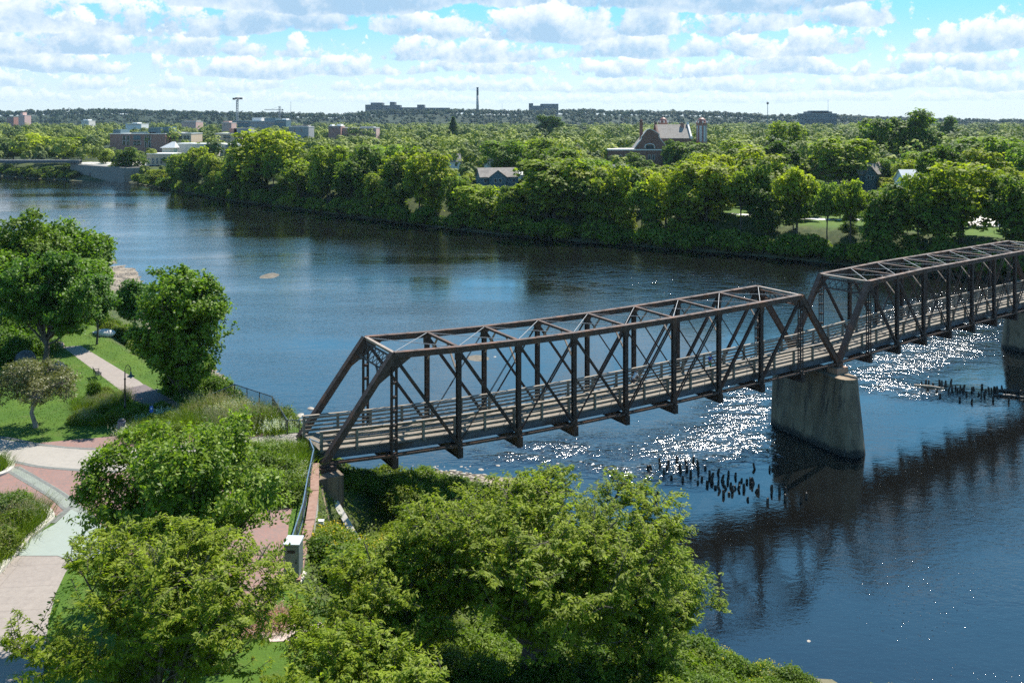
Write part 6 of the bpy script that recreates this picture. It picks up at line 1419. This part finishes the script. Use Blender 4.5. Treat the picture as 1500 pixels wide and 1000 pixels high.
sh = bldg('shop_building', 'small white hip-roofed pavilion between the two low river buildings', 246, 545, 0); m = MB(); m.box((0, 3, 5.2), (7, 6, 10.4)); m.build('wall', LTW, sh); m = MB(); m.add([(-4.5, -1.2, 10.4), (4.5, -1.2, 10.4), (4.5, 7.2, 10.4), (-4.5, 7.2, 10.4), (1.5, 3, 14), (3.4, 3, 14)], ((0, 1, 5, 4), (1, 2, 5), (2, 3, 4, 5), (3, 0, 4), (0, 3, 2, 1))); m.build('roof', ROOFW, sh)
box_block('town_building', 'grey gabled warehouse in the town right of the tallest bright tree', 423, 452, 186, 850, 24, GRYB, [(430, 433, 189, 193, GLASS), (440, 443, 189, 193, GLASS)], [(426, 449, 183.5, ROOFG)])
box_block('town_building', 'half-built grey block under the small tower crane', 366, 403, 177.5, 1400, 40, GRYB, [(368, 402, 179.5, 181.5, GLASS)], [(367, 381, 172.5, ROOFW), (385, 402, 173, TEAL)])
box_block('town_building', 'blue-grey block beside the half-built one', 403, 419, 176, 1380, 30, TEAL, [(405, 417, 178, 180, GLASS)], [(412, 418, 173.5, ROOFW)])
box_block('town_building', 'dark teal low block under the hammerhead crane', 340, 366, 177.5, 1450, 30, TEAL, [(342, 364, 179, 180.5, GLASS)])
box_block('town_building', 'small pink house-like block left of the hammerhead crane', 325, 339, 180, 1200, 22, PINKW, [(328, 330, 182, 184, GLASS)], [(325.5, 334, 177.5, PINKW)])
box_block('town_building', 'brown-roofed long building in the trees above the campus', 266, 287, 178.5, 1300, 30, PINKW, [(268, 285, 180, 181, GLASS)], [(266.5, 286, 176.2, ROOFT)])
box_block('town_building', 'long low white building in the trees above the campus', 184, 207, 181.5, 1300, 26, ROOFW, [(186, 205, 182.5, 183.5, GLASS)], [(192, 199, 179.5, ROOFW)])
box_block('town_building', 'low brick block with white stacks on its roof', 481, 499, 185, 950, 24, BRK, [(484, 496, 187, 188.5, GLASS)], [(482, 485, 182.5, ROOFW), (492, 498, 182, ROOFW)])
box_block('town_building', 'long pinkish-roofed building behind the bend trees', 500, 551, 187.5, 960, 26, PINKW, [(505, 545, 189, 190.5, GLASS)], [(526, 546, 185.5, GRYB)])
box_block('town_building', 'brick-red tower building at the upper left under the hills', 27, 36, 169, 1900, 26, PINKW, [(29, 34, 171, 172, GLASS)], [(28, 31.5, 164.5, PINKW)])
box_block('town_building', 'dark red low block left of the brick-red tower', 10, 20, 171.5, 1900, 26, BRK, [(12, 18, 173, 174, GLASS)])
box_block('town_building', 'pale little block with a white top in the far left trees', 119, 130, 177, 1500, 24, LTW, [(121, 128, 178.5, 179.5, GLASS)], [(120, 127, 174.8, ROOFW)])
box_block('office_block', 'wide grey-green office block on the right horizon', 1180, 1226, 166.5, 1900, 40, HOSP, [(1182, 1224, 169, 170.5, TEAL), (1182, 1224, 172.5, 174, TEAL)], [(1184, 1221, 163.5, HOSP), (1190, 1216, 162.2, TEAL)])
def hill_block(label, parts, Y=2950):
    x0, x1 = parts[0][0], parts[-1][1]; r = bldg('hilltop_block', label, (x0 + x1) / 2, Y, 0); zb = r.location.z
    for a, b, y in parts:
        w = (b - a) / F * Y; xc = ((a + b) / 2 - (x0 + x1) / 2) / F * Y; H = top_z(y, Y) - zb; o = MB().box((xc, 25, H / 2), (w, 50, H)).build('wing', HOSP, r); m = MB(); n = max(1, int(H / 9))
        for i in range(1, n + 1): m.box((xc, -.3, i * H / (n + 1)), (w * .9, .8, 2.0))
        m.build('window_band', GLASS, o)
hill_block('long dark hospital-like block on the hilltop left of the chimney', [(535, 543, 153.5), (543, 560, 150.5), (560, 571, 154.5), (571, 578, 149.5), (578, 586, 154), (586, 611, 157.5), (611, 621, 153.5), (621, 658, 158)])
hill_block('stepped dark block on the hilltop right of the chimney', [(775, 781, 151.5), (781, 792, 155), (792, 818, 152.3)])
BAND = surf('chimney_dark', (.055, .055, .065), (.08, .08, .09), rough=.8, scale=.05); CHL = surf('chimney_pale', (.33, .28, .25), (.38, .33, .30), rough=.9, scale=.05, c3=(.28, .24, .21))
sk = bldg('smokestack', 'tall slender brick smokestack standing alone on the skyline', 699.5, 2850, 0); zb = sk.location.z; H = top_z(128, 2850) - zb; m = MB(); m.lathe([(4.6, 0), (3.5, H * .72)], n=16); m.build('shaft', CHL, sk, smooth=True); m = MB(); m.lathe([(3.5, H * .72 + .02), (3.0, H - 3), (3.5, H - 2.6), (3.5, H), (2.6, H)], n=16); m.build('dark_top', BAND, sk, smooth=True)
# cranes and masts
CRN = surf('crane_steel', (.24, .25, .27), (.32, .33, .35), rough=.6, scale=.2); CRD = surf('crane_dark', (.05, .045, .05), (.07, .065, .07), rough=.6, scale=.2)
def lattice(m, a, b, w, n, t):
    a, b = Vector(a), Vector(b); d = (b - a).normalized(); x = d.cross(Vector((0, 0, 1)) if abs(d.z) < .9 else Vector((0, 1, 0))).normalized(); y = d.cross(x)
    C4 = [x * w / 2 + y * w / 2, x * w / 2 - y * w / 2, -x * w / 2 - y * w / 2, -x * w / 2 + y * w / 2]
    for c in C4: m.beam(a + c, b + c, t, t)
    for i in range(n):
        for j in range(4): m.beam(a.lerp(b, i / n) + C4[j], a.lerp(b, (i + 1) / n) + C4[(j + 1) % 4], t * .7, t * .7)
kr = bldg('tower_crane', 'hammerhead tower crane seen end-on against the sky', 347.5, 1500, 0); zb = kr.location.z; q = 1500 / F; m = MB(); Hm = top_z(147, 1500) - zb; lattice(m, (0, 0, 0), (0, 0, Hm), 2.6, 16, .55); m.build('mast', CRN, kr)
m = MB(); lattice(m, (10, -40, Hm + 2), (-4, 26, Hm + 3.4), 2.4, 12, .7); m.build('jib', CRD, kr); m = MB(); m.box((-5.2, -1, Hm + 2.2), (3, 5, 3.2)); m.box((4.5, 6, Hm + 3), (3.4, 6, 3)); m.build('counterweight', CRD, kr); m = MB(); m.box((1.6, -2, Hm + .2), (2, 2, 2.6)); m.build('cab', CRN, kr)
kr = bldg('tower_crane', 'small pale tower crane with a long level jib over the half-built block', 409.5, 1500, 0); zb = kr.location.z; m = MB(); Hm = top_z(161, 1500) - zb; lattice(m, (0, 0, 0), (0, 0, Hm + 6), 2.0, 14, .45); m.build('mast', CRN, kr); m = MB(); lattice(m, (-25, 0, Hm), (6, 0, Hm), 1.4, 14, .35); m.beam((0, 0, Hm + 6), (-14, 0, Hm + .8), .25, .25); m.beam((0, 0, Hm + 6), (5.5, 0, Hm + .8), .25, .25); m.build('jib', CRN, kr); m = MB(); m.box((5.2, 0, Hm - .4), (1.8, 2, 2.2)); m.build('counterweight', CRD, kr)
for p_, yt, Y, lab, head in ((426, 149, 1700, 'thin needle mast right of the small tower crane', 0), (1124.5, 149, 1600, 'communications mast with an antenna head on the right horizon', 1), (1213, 146, 1920, 'thin antenna on the roof of the office block', 0), (735.5, 152, 2800, 'short mast on the hill right of the smokestack', 0)):
    r_ = bldg('radio_mast', lab, p_, Y, 0, cat='mast'); Hh = top_z(yt, Y) - r_.location.z; m = MB(); m.tube(((0, 0, 0), (0, 0, Hh)), (.75 if head else .5, .45 if head else .25), 8); m.build('pole', CRN, r_)
    if head:
        m = MB(); m.lathe([(.6, Hh - 5), (1.9, Hh - 4.6), (1.9, Hh - 1.2), (.6, Hh - .8)], n=10); m.build('antenna_head', CRD, r_)
up = bldg('utility_pole', 'wooden utility pole with one crossarm behind the blue-grey house', 717.5, 366, 0, cat='pole'); Hh = top_z(231.5, 366) - up.location.z; m = MB(); m.tube(((0, 0, 0), (0, 0, Hh)), (.2, .14), 8); m.build('post', BARK_P, up); m = MB(); m.box((0, -.16, Hh - .7), (2.5, .13, .16)); m.build('crossarm', BARK_P, up); m = MB()
for k in (-1.1, -.4, .4, 1.1): m.lathe([(.05, 0), (.08, .1), (.03, .2)], c=(k, -.16, Hh - .62), n=6)
m.build('insulators', TRIM, up)

# low footbridge over the inlet, stone river wall, lawn path, pale lot
Yb = 512.0; fb = empty('low_footbridge', ((-60 - 750) / F * Yb, Yb, 0), 0, 'low grey girder footbridge across the inlet at the far left', 'footbridge'); L = (118 + 60) / F * Yb; zt = top_z(234.5, Yb)
MB().box((L / 2, 0, zt - .15), (L, 3.4, .3)).build('deck', GRYB, fb); m = MB(); m.box((L / 2, -1.55, zt - .95), (L, .3, 1.3)); m.box((L / 2, 1.55, zt - .95), (L, .3, 1.3)); m.build('girder', HOSP, fb)
m = MB()
for y in (-1.6, 1.6): m.box((L / 2, y, zt + 1.1), (L, .08, .09)); m.box((L / 2, y, zt + .6), (L, .06, .06)); [m.box((k, y, zt + .55), (.09, .09, 1.1)) for k in np.arange(0, L, 2.2)]
m.build('railing', CRD, fb); m = MB(); m.box((2, 0, zt / 2 - 1), (2.4, 4, zt - .6)); m.build('abutment', STW, fb)
A_, B_ = px(113, 262, 0), px(189, 266.5, 0); o_ = A_.copy(); rw = empty('river_wall', A_, 0, 'pale stone retaining wall rising from the water right of the footbridge', 'wall'); d_ = (B_ - A_); zt1 = top_z(241, A_.y); m = MB(); n = Vector((-d_.y, d_.x, 0)).normalized(); n = n if n.y > 0 else -n
P = [Vector((0, 0, -1.5)), d_ + Vector((0, 0, -1.5)), d_ + Vector((0, 0, zt1 - .6)), Vector((0, 0, zt1))]; P = [p - n * 3.0 for p in P]; V_ = P + [p + n * 12 for p in P]; m.add(V_, ((0, 1, 2, 3), (7, 6, 5, 4), (0, 4, 5, 1), (1, 5, 6, 2), (2, 6, 7, 3), (3, 7, 4, 0))); m.build('wall', STW, rw)
m = MB(); m.beam(Vector((0, 0, zt1 + .12)) - n * 2.3, d_ + Vector((0, 0, zt1 - .48)) - n * 2.3, 1.5, .26); m.build('coping', STW, rw); m = MB(); m.box(n * 0.4 + Vector((-1.2, 0, zt1 / 2 + .6)), (3.4, 5.5, zt1 + 3.0)); m.build('end_pillar', STW, rw); m = MB(); m.box(Vector((d_.x * .36, d_.y * .36, 3)) - n * 3.02, (1.2, .5, 2.2)); m.build('drain_opening', CRD, rw)
def far_strip(name, label, pts, w, mat, z=7.0):
    L_, R_ = band(smooth_line([px(x, y, z) for x, y in pts]), w); n = len(L_); V_ = [(p.x, p.y, gz(p.x, p.y) + .07) for p in L_ + R_]; me = bpy.data.meshes.new(name); me.from_pydata(V_, [], [(i, n + i, n + i + 1, i + 1) for i in range(n - 1)]); me.update(); return tag(link(name, me, mat), label, None, None, 'structure')
far_strip('lawn_path', 'pale path across the far lawn', [(960, 303), (1030, 308), (1080, 313), (1130, 317), (1200, 319.5), (1245, 320.5), (1300, 322), (1380, 330)], 3.0, ROOFW)
m = MB(); a = [px(1420, 292, 7), px(1462, 290, 7), px(1470, 332, 7), px(1418, 330, 7)]; m.prism([(v_.x, v_.y) for v_ in reversed(a)], 6.0, 7.0); tag(m.build('parking_lot', LTW), 'pale paved lot between the trees at the right', None, None, 'structure')
sheet('campus_terrace', [(118, 238.5), (205, 236), (236, 238), (236, 243), (150, 245), (118, 244)], LTW, .3, 'pale paved terrace behind the stone wall', z=7.2)
# parked cars
GLC = surf('car_glass', (.02, .025, .03), (.03, .035, .04), rough=.08); TYRE = surf('tyre', (.015, .015, .015), (.025, .025, .025), rough=.9)
def car(pxx, Y, rz, colr, nm, label, z=None):
    x = (pxx - 750) / F * Y; r = empty('parked_car', (x, Y, (gz(x, Y) if z is None else z) + .02), R(rz), label, 'car'); pt = surf('car_paint_' + nm, colr, colr, rough=.3, scale=1)
    m = MB(); prof = [(-2.15, .35), (2.15, .35), (2.2, .62), (2.1, .82), (1.05, .95), (-1.75, .98), (-2.15, .9)]; n = len(prof); m.add([(p[0], -.85, p[1]) for p in prof] + [(p[0], .85, p[1]) for p in prof], (tuple(range(n)), tuple(reversed(range(n, 2 * n)))) + tuple((i, n + i, n + (i + 1) % n, (i + 1) % n) for i in range(n))); m.build('body', pt, r)
    prof = [(1.05, .94), (.35, 1.44), (-1.15, 1.46), (-1.8, .97)]; n = 4; m = MB(); m.add([(p[0], -.76 if p[1] < 1 else -.62, p[1]) for p in prof] + [(p[0], .76 if p[1] < 1 else .62, p[1]) for p in prof], (tuple(range(n)), tuple(reversed(range(n, 2 * n)))) + tuple((i, n + i, n + (i + 1) % n, (i + 1) % n) for i in range(n))); cbn = m.build('cabin_glass', GLC, r); MB().box((-.4, 0, 1.47), (1.4, 1.2, .05)).build('car_roof', pt, cbn)
    for sx in (-1.35, 1.35):
        for sy in (-.8, .8): MB().tube(((sx, sy - .1, .33), (sx, sy + .1, .33)), .33, 12).build('wheel', TYRE, r)
for i, (p_, y_, rz, c_, nm, lab) in enumerate(((136, 231, 20, (.55, .57, .6), 'silver', 'silver car parked left on the terrace behind the river wall'), (146, 230, 25, (.7, .72, .74), 'white', 'white car beside the silver one on the terrace'), (154, 231.5, 20, (.10, .16, .30), 'blue', 'blue car at the right of the terrace cars'), (209, 231, -30, (.08, .20, .42), 'bright_blue', 'bright blue car beside the low tan building'), (207, 227, -20, (.45, .06, .05), 'red', 'red car behind the bright blue one'), (766, 283, 12, (.72, .73, .74), 'pearl', 'white car glimpsed at the right foot of the blue-grey house'))):
    p = px(p_, y_, 7.4); car(p_, p.y, rz, c_, nm, lab)

# ------------------------------------------------------------------ summer haze: one even box of air round the scene
hz = bpy.data.materials.new('haze_air'); hz.use_nodes = True; hz.node_tree.nodes.clear(); N = NT(hz.node_tree)
pv = N.node('ShaderNodeVolumePrincipled', {'Color': c4((.50, .72, .95)), 'Density': .000038, 'Anisotropy': .2})
N.node('ShaderNodeOutputMaterial', {'Volume': pv.outputs[0]})
o = MB().box((0, 2450, 73.5), (9300, 5600, 153)).build('haze', hz); tag(o, 'thin summer haze', 'haze', kind='stuff')
